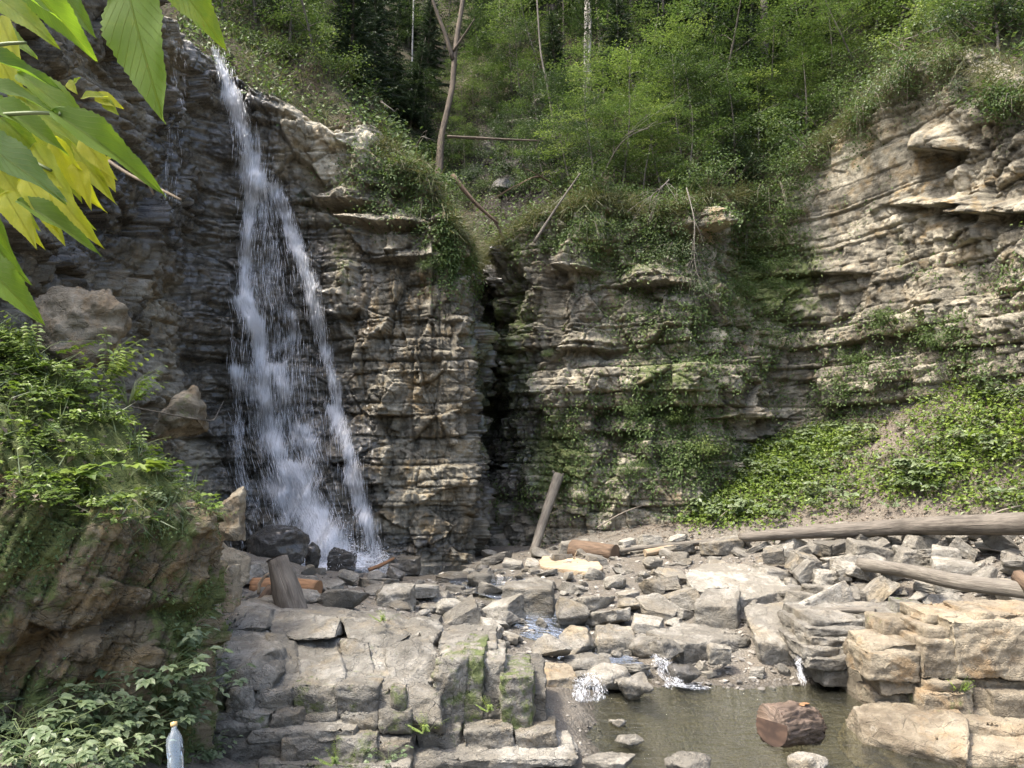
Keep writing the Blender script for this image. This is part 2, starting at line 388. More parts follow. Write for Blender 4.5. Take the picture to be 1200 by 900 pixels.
hpx_, hpy_ = proj(HILL); gully = blob(hpx_, hpy_, [(600, 190, 75, 95, 1.2), (660, 150, 60, 60, .7)])
me = mesh_np('hillside', HILL.reshape(-1, 3), grid_faces(NH, len(hs)), M['hill'], {'gully': gully})
tag(add('hillside', me), 'steep wooded hillside above the cliffs', 'hillside', kind='structure')

# ray targets for planting things on the wall and the hill
def bvh_grid(G): 
    R, Cn = G.shape[:2]
    return BVHTree.FromPolygons(G.reshape(-1, 3).tolist(), grid_faces(R, Cn).tolist())
BV_WALL = bvh_grid(WALL[::6, ::6]); BV_HILL = bvh_grid(HILL[::2, ::2])
def hit(px, py, which='both'):
    o = Vector(CAM); d = (P(px, py, 10) - o).normalized(); best = None
    for t, k in ((BV_WALL, 'wall'), (BV_HILL, 'hill')):
        if which in ('both', k):
            r = t.ray_cast(o, d)
            if r[0] is not None and (best is None or r[3] < best[3]): best = r
    return best
# ================================================================ ground of the ravine: control points -> thin plate spline
GC = [(690, 900, 5.6, .0), (660, 860, 6.3, .07), (715, 872, 6.2, -.03), (760, 840, 7.0, -.32), (900, 850, 7.0, -.38), (990, 860, 6.7, -.3), (1000, 800, 8.2, -.12), (860, 805, 8.1, -.02), (820, 780, 8.6, .1), (905, 785, 8.5, .12), (950, 790, 8.4, .06), (760, 805, 7.9, -.08), (690, 830, 7.2, .03), (640, 850, 6.6, .14),
 (620, 800, 7.6, .22), (960, 900, 5.8, -.25), (1100, 900, 5.6, -.1),
 (690, 775, 8.7, .12), (760, 760, 9.0, .16), (830, 740, 9.3, .3), (560, 690, 11, None), (600, 740, 9.2, None), (660, 690, 10.8, None), (740, 690, 10.8, None), (740, 660, 12.2, None), (690, 650, 13.2, None),
 (480, 690, 10.8, None), (500, 668, 13.0, .40), (420, 672, 12.6, .45), (540, 664, 13.6, .40), (600, 655, 14.4, .55), (800, 640, 13.2, None), (880, 640, 12.6, None),
 (900, 700, 10.2, None), (960, 690, 10.2, None), (1050, 680, 9.6, None), (1150, 680, 9.0, None), (1000, 720, 9.2, None), (1100, 645, 10.6, None), (1190, 640, 9.8, None), (960, 640, 11.8, None),
 (830, 602, 14.2, None), (760, 612, 14.8, None), (700, 622, 15, None), (640, 640, 15.4, None), (900, 590, 13.8, None), (1000, 570, 13.0, None), (900, 535, 14.8, None), (1000, 520, 14.2, None), (1100, 520, 12.2, None), (1100, 470, 12.9, None), (1200, 560, 10.6, None), (1200, 470, 11.4, None), (1300, 470, 10, None), (1200, 610, 10.0, None),
 (300, 700, 8.6, .75), (400, 712, 8.0, .8), (260, 640, 10.5, None), (350, 690, 9.6, None), (240, 690, 7.4, .8), (440, 740, 7.0, .25), (540, 760, 7.0, .4), (300, 650, 12.2, .6),
 (200, 860, 4.6, .45), (100, 880, 4.2, .76), (30, 862, 4.3, .82), (180, 872, 4.3, .72), (230, 872, 4.7, .55), (100, 960, 3.2, .75), (400, 900, 4.9, .0), (560, 900, 5.0, .0), (620, 900, 5.2, -.05), (0, 760, 5.5, .8)]
gp = []
for (px, py, d, z) in GC:
    p = P(px, py, d); gp.append((p.x, p.y, p.z if z is None else z))
gp += [(-2.0, 6.3, .2), (-1.2, 6.3, .05), (-2.2, 5.4, .3), (-1.6, 7.0, .45), (-2, 2.5, .4), (0, 2.5, .3), (2, 2.5, .2), (4.5, 3, .5), (-3.5, 2.5, .8), (5.5, 5.5, .8), (6.5, 7.5, 1.6), (0, 0, .4), (-3, 0, .6), (5, 0, .8), (-5, 8, 1.3), (-5, 11.5, .9), (0, 18, .9), (4, 17, 1.9), (7, 15, 3.1), (8.2, 10, 3.6)]
gp = np.array(gp)
def _phi(r2): return np.where(r2 > 1e-12, .5 * r2 * np.log(r2 + 1e-12), 0)
_n = len(gp); _A = np.zeros((_n + 3, _n + 3)); _r2 = ((gp[:, None, :2] - gp[None, :, :2]) ** 2).sum(-1)
_A[:_n, :_n] = _phi(_r2) + np.eye(_n) * .08; _A[:_n, _n] = 1; _A[:_n, _n + 1:] = gp[:, :2]; _A[_n, :_n] = 1; _A[_n + 1:, :_n] = gp[:, :2].T
_w = np.linalg.solve(_A, np.concatenate([gp[:, 2], [0, 0, 0]]))
def ground_raw(x, y):
    x = np.clip(np.asarray(x, float), -6, 9); y = np.clip(np.asarray(y, float), 0, 17)
    sh = x.shape; x = x.ravel(); y = y.ravel(); r = np.empty(len(x))
    for i in range(0, len(x), 20000):
        xx, yy = x[i:i + 20000], y[i:i + 20000]
        r[i:i + 20000] = _phi((xx[:, None] - gp[None, :, 0]) ** 2 + (yy[:, None] - gp[None, :, 1]) ** 2) @ _w[:_n] + _w[_n] + _w[_n + 1] * xx + _w[_n + 2] * yy
    return r.reshape(sh)
_cx = np.arange(-6.5, 9.51, .1); _cy = np.arange(-.5, 17.51, .1)
_cz = ground_raw(*np.meshgrid(_cx, _cy))
def ground_z(x, y):
    """Smooth ground height (bilinear lookup)."""
    x = np.clip(np.asarray(x, float), -6.4, 9.4); y = np.clip(np.asarray(y, float), -.4, 17.4)
    fx = (x + 6.5) / .1; fy = (y + .5) / .1; ix = np.floor(fx).astype(int); iy = np.floor(fy).astype(int); tx = fx - ix; ty = fy - iy
    return (_cz[iy, ix] * (1 - tx) + _cz[iy, ix + 1] * tx) * (1 - ty) + (_cz[iy + 1, ix] * (1 - tx) + _cz[iy + 1, ix + 1] * tx) * ty

gx = np.concatenate([-7 - np.cumsum(np.geomspace(.3, 90, 22))[::-1], np.arange(-7, 9.51, .035), 9.5 + np.cumsum(np.geomspace(.3, 90, 22))])
gy = np.concatenate([0 - np.cumsum(np.geomspace(.3, 90, 22))[::-1], np.arange(0, 17.5, .035), 17.5 + np.cumsum(np.geomspace(.3, 90, 22))])
GX, GY = np.meshgrid(gx, gy)
GZ = ground_z(GX, GY)
inner = (GX > -7) & (GX < 9.5) & (GY > 0) & (GY < 17.5)
GZ = np.where(inner, GZ + .05 * fbm(GX * 1.4, GY * 1.4, oct=4, seed=101) + .022 * fbm(GX * 7, GY * 7, oct=3, seed=102), GZ)
gpx, gpy = proj(np.stack([GX, GY, GZ], -1))
nzg = fbm(GX * .9, GY * .9, oct=4, seed=105); nzh = fbm(GX * .9, GY * .9 + 40, oct=4, seed=106)
SOIL = blob(gpx + 30 * nzg, gpy + 16 * nzh, [(1000, 470, 230, 60, 1.3), (1000, 560, 260, 60, 1.2), (1180, 520, 150, 100, 1.2), (760, 605, 90, 22, 1.0), (120, 860, 190, 110, 1.3), (860, 580, 120, 40, 1.1)])
GREEN = blob(gpx + 34 * nzg, gpy + 16 * nzh, [(910, 560, 85, 34, 1.0), (960, 520, 50, 22, .8), (1160, 520, 70, 55, .85), (1100, 560, 60, 24, .7), (1190, 470, 60, 30, .9), (860, 600, 50, 16, .8), (1180, 590, 60, 16, .6), (120, 870, 170, 90, .9), (820, 530, 60, 30, .7)])
n = NT('gravel_ground'); co = n.coord('Object')
soil, wetg, green = n.attr('soil'), n.attr('wet'), n.attr('green')
vo = n.n('ShaderNodeTexVoronoi'); vo.inputs['Scale'].default_value = 26; n.l(co, vo.inputs['Vector'])
vo2 = n.n('ShaderNodeTexVoronoi'); vo2.inputs['Scale'].default_value = 60; n.l(co, vo2.inputs['Vector'])
g1 = n.noise(co, 2.2, 5, .6, .3); g2 = n.noise(co, 45, 4, .7)
peb = n.ramp(n.n('ShaderNodeSeparateColor').outputs[0] if False else n.math('FRACT', n.math('MULTIPLY', n.math('ADD', vo.outputs['Distance'], g2), 3.7)), [(0, (.055, .049, .038)), (.5, (.125, .113, .093)), (1, (.25, .235, .205))])
peb = n.mix(n.mr(g1, .35, .65), peb, n.mix(.5, peb, (.13, .105, .075)))
so = n.mix(n.mr(g2, .3, .7), (.08, .066, .048), (.20, .175, .14)); so = n.mix(n.mr(n.noise(co, 5, 5, .7), .4, .65), so, (.125, .105, .085))
colr = n.mix(n.mr(soil, .35, .6), peb, so); colr = n.mix(n.mr(n.math('ADD', green, n.math('MULTIPLY', n.math('SUBTRACT', g2, .5), 1.0)), .5, .9, 0, .5), colr, (.05, .075, .018))
colr = n.mix(n.math('MULTIPLY', wetg, .68), colr, n.mix(.3, (.02, .017, .012), colr))
hh = n.math('ADD', n.math('MULTIPLY', n.math('SUBTRACT', 1.0, vo.outputs['Distance']), .6), n.math('ADD', n.math('MULTIPLY', n.math('SUBTRACT', 1.0, vo2.outputs['Distance']), .3), n.math('MULTIPLY', g2, .4)))
M['ground'] = n.done(n.pbsdf(colr, n.mr(wetg, 0, 1, .9, .35), n.bump(hh, .9, .03), .4))
POOLZ = 0.0
wetv = sstep(.10, .01, GZ) * (GY < 9.2) + blob(gpx, gpy, [(600, 720, 110, 60, .75), (700, 740, 90, 50, .6), (520, 670, 110, 18, .9), (690, 790, 90, 30, .7), (760, 700, 90, 40, .5)])
me = mesh_np('riverbed', np.stack([GX, GY, GZ], -1).reshape(-1, 3), grid_faces(len(gy), len(gx)), M['ground'], {'soil': SOIL, 'wet': np.clip(wetv, 0, 1), 'green': GREEN})
tag(add('riverbed', me), 'stony riverbed and earth slope on the floor of the ravine', 'ground', kind='structure')
BV_GROUND = bvh_grid(np.stack([GX, GY, GZ], -1)[22:-22:3, 22:-22:3])
def hit_ground(px, py):
    o = Vector(CAM); d = (P(px, py, 10) - o).normalized(); return BV_GROUND.ray_cast(o, d)[0]
# ================================================================ stones
def hull_mesh(name, pts, edge=.05, soften=2, amp=.012, freq=5.0, seed=0, mat=None, origin=None, chip=.24):
    """A rock: convex hull of a few corner points, evenly subdivided, edges worn, surface roughened."""
    if len(pts) <= 18:      # chip the corners
        rc = random.Random(seed * 3 + 1); cc = sum((Vector(p) for p in pts), Vector()) / len(pts); q_ = []
        for p in pts:
            p = Vector(p); e = cc - p
            for ax in range(3):
                v_ = p.copy(); v_[ax] += e[ax] * rc.uniform(.02, chip); q_.append(v_)
        pts = q_
    bm = bmesh.new(); vs = [bm.verts.new(p) for p in pts]
    r = bmesh.ops.convex_hull(bm, input=vs)
    junk = [g for g in set(r['geom_interior']) | set(r['geom_unused']) if isinstance(g, bmesh.types.BMVert) and g.is_valid]
    bmesh.ops.delete(bm, geom=junk, context='VERTS')
    for k in range(8):
        lg = [e for e in bm.edges if e.calc_length() > edge * 1.5]
        if not lg: break
        bmesh.ops.subdivide_edges(bm, edges=lg, cuts=1)
        bmesh.ops.triangulate(bm, faces=[f for f in bm.faces if len(f.verts) > 3])
    for k in range(min(soften, 1)): bmesh.ops.smooth_vert(bm, verts=bm.verts, factor=.5, use_axis_x=True, use_axis_y=True, use_axis_z=True)
    bm.normal_update()
    N = len(bm.verts)
    co = np.empty((N, 3)); no = np.empty((N, 3))
    for i, q in enumerate(bm.verts): co[i] = q.co; no[i] = q.normal
    o = seed * 13.7
    dsp = amp * (1.3 * fbm(co[:, 0] * freq + o, co[:, 1] * freq, co[:, 2] * freq * 1.5, oct=4, seed=seed % 97) + .9 * np.round(2.2 * vnoise(co[:, 0] * freq * .6 + o, co[:, 1] * freq * .6, co[:, 2] * freq * .8, seed=5)) / 2.2)
    fr2 = freq * 1.7; cl = np.round(2.5 * vnoise(co[:, 0] * fr2 + o + 5, co[:, 1] * fr2, co[:, 2] * fr2 * 2.2, seed=8)) / 2.5
    dsp += amp * (.7 * cl + .5 * fbm(co[:, 0] * freq * 6, co[:, 1] * freq * 6 + o, co[:, 2] * freq * 6, oct=3, seed=11))
    co += no * dsp[:, None]
    if origin is not None: co -= np.asarray(origin)
    for i, q in enumerate(bm.verts): q.co = co[i]
    return bm_to_me(bm, name, mat)

def rock_pts(style, W, Dp, H, rnd):
    """Corner points of a rock standing on z=0, centred on x=y=0."""
    j = lambda a: (rnd.random() - .5) * 2 * a
    if style == 'block':
        tl = j(.18)
        return [Vector(((sx * .5 * (1 - .12 * (z > 0)) + j(.07)) * W, (sy * .5 * (1 - .1 * (z > 0)) + j(.07)) * Dp, H * (0 if z == 0 else 1 + tl * sx + j(.10) - .10 * (sy < 0)))) for z in (0, 1) for sx in (-1, 1) for sy in (-1, 1)]
    if style == 'slab':
        n_ = rnd.randint(5, 7); ph = rnd.random() * 6; p = []; tx, ty = j(.25), -.1 + j(.2)
        for k in range(n_):
            a = ph + (k + j(.28)) * 2 * math.pi / n_; r = .5 * (1 + j(.16)); x, y = math.cos(a) * r * W, math.sin(a) * r * Dp
            zt = H * (.85 + tx * x / W * 2 + ty * y / Dp * 2)
            p += [Vector((x, y, zt)), Vector((x * (.94 + j(.1)), y * (.94 + j(.1)), zt - H * (.75 + j(.2))))]
        return p
    if style == 'round':
        p = []
        for k in range(34):
            u = rnd.random() * 2 - 1; a = rnd.random() * 6.283; q = math.sqrt(1 - u * u); f = 1 + j(.08)
            p.append(Vector((q * math.cos(a) * W / 2 * f, q * math.sin(a) * Dp / 2 * f, H / 2 + u * H / 2 * f)))
        return p
    p = []   # angular
    for k in range(rnd.randint(9, 12)):
        u = rnd.random() * 2 - 1; a = rnd.random() * 6.283; q = math.sqrt(1 - u * u)
        v = Vector((q * math.cos(a), q * math.sin(a), u)); m = max(abs(v.x), abs(v.y), abs(v.z)); v *= (.55 + .45 / m) * (.85 + .2 * rnd.random())
        p.append(Vector((v.x * W / 2.1, v.y * Dp / 2.1, H / 2 + v.z * H / 2.1)))
    return p

def props(o, tint=1.0, moss=0.0, wet=0.0, warm=0.0):
    o['tint'] = float(tint); o['moss'] = float(moss); o['wet'] = float(wet); o['warm'] = float(warm); return o

FEATURE = []   # (x, y, radius) taken by the large stones
seedc = [100]
def stone(box, d, style, label, name='boulder', cat='boulder', depth=.8, tint=1.0, moss=0.0, wet=0.0, warm=0.0, mat='stone', rot=0.0, lift=None, pts=None, tilt=(0, 0), amp=None, group=None):
    x0, y0, x1, y1 = box; seedc[0] += 1; rnd = random.Random(seedc[0] * 7)
    W = (x1 - x0) / FPX * d; Hs = (y1 - y0) / FPX * d; Dp = depth * W
    base = P((x0 + x1) / 2, y1, d)
    slope = (2.4 - base.z) / d
    H = max(Hs - slope * Dp * .8, Hs * .45) + (.04 if lift is None else lift)
    loc = Vector((base.x, base.y + Dp / 2, base.z - (.04 if lift is None else lift)))
    q = rock_pts(style, W, Dp, H, rnd) if pts is None else pts
    big = max(W, Dp, H)
    me = hull_mesh(name, q, edge=max(.018, big / 32), soften=2, amp=(.010 + .012 * big) if amp is None else amp, freq=2.2 / max(big, .25) + 2, seed=seedc[0], mat=M[mat])
    o = add(name, me, loc=loc); o.rotation_euler = (tilt[0], tilt[1], rot)
    props(o, tint, moss, wet, warm); FEATURE.append((loc.x, loc.y, .42 * max(W, Dp)))
    return tag(o, label, cat, group)

def poly_rock(top, h, label, name='boulder', cat='boulder', inset=.06, bottom=None, mat='stone', edge=.03, amp=.02, group=None, soften=2, **pr):
    """A slab from its top outline (px, py, depth) and thickness."""
    T = [P(*t) for t in top]; cx = sum(T, Vector()) / len(T)
    B = [P(*t) for t in bottom] if bottom else [t + Vector(((cx.x - t.x) * inset, (cx.y - t.y) * inset, -h)) for t in T]
    zmin = min(b.z for b in B); org = Vector((cx.x, cx.y, zmin)); seedc[0] += 1
    me = hull_mesh(name, T + B, edge=edge, soften=soften, amp=amp, freq=4, seed=seedc[0], mat=M[mat], origin=org)
    o = add(name, me, loc=org); props(o, **pr); r = max(abs(t.x - cx.x) for t in T)
    FEATURE.append((cx.x, cx.y, r * .8))
    return tag(o, label, cat, group)

# --- the large stones one can name
poly_rock([(803, 674, 10.3), (822, 661, 11.1), (870, 661, 11.2), (908, 672, 10.9), (926, 690, 10.1), (868, 704, 9.7), (812, 690, 9.9)], .36, 'largest pale flat slab lying in the middle of the rubble', tint=1.25)
poly_rock([(813, 709, 9.4), (826, 689, 9.8), (866, 688, 9.8), (864, 712, 9.3)], .34, 'grey squared block leaning against the front of the large pale slab', tint=1.0, inset=.02)
poly_rock([(871, 711, 9.3), (922, 706, 9.4), (935, 757, 8.55), (887, 753, 8.5)], .32, 'tall square-cut block tilted toward the pool, dark front face', bottom=[(878, 740, 9.3), (925, 738, 9.4), (934, 787, 8.6), (893, 782, 8.55)], tint=1.08, warm=.25)
poly_rock([(756, 739, 9.0), (800, 728, 9.5), (868, 742, 9.2), (870, 748, 8.9), (800, 755, 8.6)], .34, 'low long grey slab left of the tilted square block', tint=.95)
stone((833, 755, 858, 777), 8.35, 'block', 'small pale rounded cube of stone under the low long slab', tint=1.25, lift=.02)
stone((719, 782, 785, 822), 7.6, 'angular', 'ridged wet boulder between the two little cascades', depth=.8, tint=.95, wet=.25, warm=.3)
stone((786, 774, 826, 799), 8.0, 'round', 'dark wet rounded stone right of the right-hand cascade', tint=.8, wet=.55)
stone((758, 743, 802, 780), 8.35, 'angular', 'long wet stone sloping down beside the right-hand cascade', depth=1.0, tint=.9, wet=.35, tilt=(.1, .35))
poly_rock([(594, 785, 8.0), (622, 777, 8.4), (668, 778, 8.3), (678, 793, 7.9), (640, 797, 7.7)], .36, 'flat-topped boulder with a rusty brown front beside the left-hand cascade', warm=.9, tint=1.02, mat='warmstone')
stone((656, 762, 724, 795), 8.3, 'round', 'smooth grey boulder above the left-hand cascade', tint=.85, wet=.2)
stone((590, 742, 640, 778), 8.9, 'angular', 'pointed grey boulder behind the flat-topped brown boulder', tint=.95)
stone((700, 737, 746, 771), 8.9, 'block', 'square brownish boulder between the two cascades and the low slab', tint=.95, warm=.5)
stone((440, 684, 484, 724), 9.0, 'block', 'pale block with a broad flat top at the back of the stepped ledge', tint=1.1)
stone((362, 690, 407, 719), 8.6, 'angular', 'dark-sided wedge of rock right of the upright grey stump', tint=.8, warm=.3)
stone((823, 627, 882, 652), 12.3, 'slab', 'flat brown rock propped under the far end of the fallen trunk', tint=.8, warm=.6)
stone((1003, 636, 1056, 662), 10.4, 'block', 'large square grey block just under the fallen trunk', depth=.5)
stone((1058, 643, 1091, 662), 10.2, 'block', 'small squared block right of the large square block', tint=1.1)
stone((1034, 622, 1068, 645), 10.9, 'angular', 'tilted angular stone touching the underside of the fallen trunk', tint=1.05)
stone((928, 648, 958, 672), 10.6, 'block', 'leaning square stone right of the large pale slab', tint=1.0, warm=.4, tilt=(0, .4))
stone((962, 668, 992, 687), 10.0, 'block', 'neat small rectangular stone in the rubble right of the slab', tint=1.15)
stone((948, 683, 992, 702), 9.7, 'slab', 'dark-edged flat stone under the neat rectangular stone', tint=.95)
stone((922, 690, 962, 712), 9.6, 'slab', 'long pale splinter of stone behind the tilted square block', tint=1.1, tilt=(0, .3))
stone((1092, 690, 1150, 722), 8.6, 'angular', 'rounded triangular grey stone above the right-hand outcrop', tint=.95)
stone((1052, 702, 1092, 728), 8.5, 'block', 'mossy dark square stone at the top of the right-hand outcrop', tint=.75, moss=.35)
stone((712, 835, 742, 852), 6.95, 'angular', 'small pale stone standing at the left edge of the pool', tint=1.1, depth=.9)
stone((722, 859, 757, 873), 6.4, 'round', 'flat grey pebble stone at the near left edge of the pool', tint=1.0)
stone((688, 883, 748, 905), 5.75, 'slab', 'broad pale stone at the bottom edge left of the pool', tint=1.1)
stone((784, 878, 845, 912), 5.8, 'round', 'smooth grey boulder in the shallow near edge of the pool', tint=.95)
stone((932, 878, 978, 908), 5.7, 'round', 'rounded tan boulder in the pool nearest the right-hand outcrop', tint=.95, warm=.3)
stone((665, 696, 722, 722), 10.0, 'slab', 'bright flat stone below the dark brown log', tint=1.25)
stone((684, 711, 744, 736), 9.4, 'slab', 'smooth pale slab left of the large pale slab', tint=1.15)
stone((596, 674, 656, 698), 10.6, 'round', 'broad smooth boulder below the split pale log', tint=.95)
stone((545, 668, 577, 691), 11.0, 'round', 'wet brown boulder at the edge of the plunge water', tint=.75, wet=.3)
stone((655, 678, 694, 700), 10.6, 'angular', 'dark notched stone right of the broad smooth boulder', tint=.85)
stone((500, 688, 545, 714), 9.8, 'angular', 'pale slanting stone above the mossy columns of the ledge', tint=1.05)
stone((505, 735, 570, 768), 7.9, 'slab', 'grey slab lying on top of the mossy columns of the ledge', tint=.95)
# stones below and beside the fall
stone((276, 608, 357, 674), 10.8, 'round', 'large black wet boulder at the foot of the waterfall', tint=.7, wet=1.1, depth=.7, mat='stone')
stone((352, 634, 374, 668), 11.4, 'round', 'small black wet rock with water running over it', tint=.7, wet=1.1)
stone((385, 645, 413, 668), 12.4, 'block', 'dark square rock standing in the foam of the waterfall', tint=.7, wet=1.0)
stone((455, 652, 490, 672), 12.2, 'block', 'wet brown block beside the plunge water', tint=.7, wet=.5, warm=.5)
stone((240, 628, 292, 694), 7.3, 'angular', 'mottled brown boulder beside the blue-capped bottle', mat='warmstone', tint=.85, depth=.8)
stone((246, 576, 280, 630), 6.7, 'block', 'ochre knob of rock at the right end of the mossy wall', mat='warmstone', tint=.95, warm=.6)
stone((226, 664, 270, 712), 6.8, 'block', 'pale tan boulder under the blue-capped bottle', mat='warmstone', tint=1.15)
stone((212, 700, 252, 780), 6.2, 'block', 'tan rock post between the mossy wall and the stepped ledge', mat='warmstone', tint=1.0, moss=.25, depth=.7)
stone((158, 432, 229, 540), 6.9, 'angular', 'brown knob of rock jutting from behind the leafy mossy wall', mat='warmstone', tint=.68, moss=.3, depth=1.0, warm=.5, amp=.03)
stone((8, 325, 128, 425), 6.4, 'round', 'big rounded brown boulder at the top of the leafy mossy wall', mat='warmstone', tint=.66, warm=.5, moss=.2, depth=.7, amp=.05)

# --- stepped bedrock ledge in the left foreground, and the block outcrop on the right: one thing each, blocks as parts
def block_part(root, box, d, depth, rnd, tint=1.0, moss=0.0, warm=0.0, jit=.06, mat='stone', edge=.017, front=None, name='block', wet=0.0, soften=2, amp=.016):
    x0, y0, x1, y1 = box; W = (x1 - x0) / FPX * d; H = (y1 - y0) / FPX * d; j = lambda a: (rnd.random() - .5) * 2 * a
    a = [P(x0, y0, d), P(x1, y0, d), P(x1, y1, d), P(x0, y1, d)] if front is None else [P(*q) for q in front]
    jm = min(jit * max(W, H), .03)
    pts = []
    for k, q in enumerate(a):
        f = q + Vector((j(jm), j(jm * 1.2), j(jm)))
        up = .015 * depth if k < len(a) / 2 else 0
        pts += [f, Vector((q.x + j(jm), q.y + depth, q.z + up))]
    # worn upper front edge
    m = (a[0] + a[1]) / 2; pts.append(m + Vector((j(W * .2), -.02 - abs(j(.02)), -.2 * H)))
    seedc[0] += 1; org = Vector(root.location)
    me = hull_mesh(name, pts, edge=edge, soften=soften, amp=amp, freq=6, seed=seedc[0], mat=M[mat], chip=.13)
    o = add(name, me, parent=root)
    me.transform(Matrix.Translation(-org))
    return props(o, tint, moss, wet, warm)
rl = thing('rock_ledge', P(420, 890, 5.9), 'stepped grey bedrock ledge with blocky risers below the waterfall', 'rock ledge')
rnd = random.Random(5)
def row(root, xs, y0, y1, d, depth, **k):
    for a, b in zip(xs[:-1], xs[1:]):
        block_part(root, (a + .7, y0 + rnd.uniform(-2, 2), b - .7, y1 + 3), d + rnd.uniform(-.05, .05), depth, rnd, tint=rnd.uniform(.66, .98), moss=rnd.choice([0, .2, .3, .4, .46]), warm=rnd.uniform(.2, .6), **k)
row(rl, [227, 266, 297, 343, 395, 444, 457, 474], 807, 841, 6.02, .5)
row(rl, [232, 275, 317, 353, 398, 443, 482], 838, 858, 5.95, .45)
row(rl, [203, 256, 330, 395, 441, 482], 866, 904, 5.82, .5)
row(rl, [440, 472, 520], 832, 854, 6.06, .5)
row(rl, [440, 488, 540, 600, 652], 855, 886, 6.02, .5)
block_part(rl, (293, 853, 418, 868), 5.84, .5, rnd, 1.12)
block_part(rl, (205, 850, 300, 870), 5.87, .5, rnd, .95)
block_part(rl, (470, 884, 676, 902), 5.86, .5, rnd, 1.05, .1)
block_part(rl, (300, 899, 480, 925), 5.7, .5, rnd, .95, .35)
block_part(rl, (190, 900, 310, 930), 5.7, .5, rnd, .9, .4)
# the big sloping faces above the steps (front outline: px, py, depth)
def face(pts, back, **k):
    top = [P(*q) for q in pts]; B = [Vector((q.x, q.y + back, q.z - .12)) for q in top] + [Vector((q.x, q.y + back * .5, min(p.z for p in top) - .25)) for q in top]
    seedc[0] += 1; org = Vector(rl.location)
    me = hull_mesh('block', top + B, edge=.03, soften=2, amp=.035, freq=3.4, seed=seedc[0], mat=M['stone']); me.transform(Matrix.Translation(-org))
    return props(add('block', me, parent=rl), **k)
def plate(poly, back=.8, seed=1, **k):
    """One facet of the broken rock face: corners by photo position, depth from the slope of the face."""
    r = random.Random(seed); cx = sum(p[0] for p in poly) / len(poly); cy = sum(p[1] for p in poly) / len(poly); tx, ty = r.uniform(-.16, .16), r.uniform(-.12, .12)
    top = [P(cx + (x - cx) * .985, cy + (y - cy) * .985, float(np.interp(y, [700, 724, 750, 812], [7.5, 7.15, 6.75, 6.1])) + tx * (x - cx) / 40 + ty * (y - cy) / 40) for x, y in poly]
    B = [Vector((q.x, q.y + back, q.z - .10)) for q in top]; seedc[0] += 1
    me = hull_mesh('block', top + B, edge=.022, soften=1, amp=.017, freq=5, seed=seedc[0], mat=M['stone'], origin=rl.location, chip=.05)
    return props(add('block', me, parent=rl), **k)
for i, (pl, ti, mo) in enumerate([([(256, 712), (284, 703), (318, 714), (312, 738), (262, 740)], .9, 0), ([(318, 714), (352, 722), (400, 724), (392, 748), (345, 750), (312, 738)], .98, 0), ([(400, 724), (450, 728), (480, 745), (455, 762), (408, 748)], .85, .2), ([(312, 741), (345, 752), (354, 800), (318, 808), (322, 780)], .78, .1),
      ([(345, 752), (394, 750), (406, 806), (352, 808)], .88, .15), ([(397, 750), (432, 752), (441, 807), (405, 809)], .74, .3), ([(431, 752), (459, 763), (463, 807), (440, 809)], .85, .3), ([(255, 740), (312, 739), (322, 770), (300, 776), (252, 760)], .95, 0), ([(470, 752), (500, 745), (514, 770), (508, 800), (466, 790)], .8, .2)]): plate(pl, seed=i + 3, tint=ti, moss=mo, wet=0, warm=.45)
face([(238, 770, 6.35), (252, 752, 6.55), (310, 748, 6.6), (322, 762, 6.3), (296, 772, 6.12), (262, 806, 6.02), (240, 806, 6.0)], .8, tint=1.05)
face([(296, 770, 6.14), (324, 790, 6.1), (318, 806, 6.04), (262, 808, 6.0)], .6, tint=.85, warm=.4)
face([(452, 762, 6.55), (490, 752, 6.7), (514, 768, 6.45), (512, 822, 6.1), (455, 815, 6.08)], .8, tint=.78, moss=.2)
face([(445, 742, 7.0), (492, 730, 7.2), (512, 744, 6.8), (500, 775, 6.6), (452, 772, 6.6)], .8, tint=.9)
face([(404, 806, 6.1), (470, 800, 6.15), (515, 818, 6.0), (516, 848, 5.9), (408, 842, 5.95)], .7, tint=.85, moss=.25)
for (x0, y0, x1, y1, d, mo) in [(512, 772, 545, 858, 6.2, .42), (540, 768, 568, 860, 6.25, .55), (563, 775, 590, 858, 6.3, .35), (584, 796, 622, 858, 6.15, .5), (515, 756, 580, 790, 6.6, .1)]:
    block_part(rl, (x0, y0, x1, y1), d, .7, rnd, rnd.uniform(.88, 1.05), mo, .25, jit=.1)
for (a, b) in [((232, 815, 640, 960), 6.25)]:
    block_part(rl, a, b, 1.2, rnd, .6, name='base')  # core behind the steps, tinted dark to paint shade into the gaps

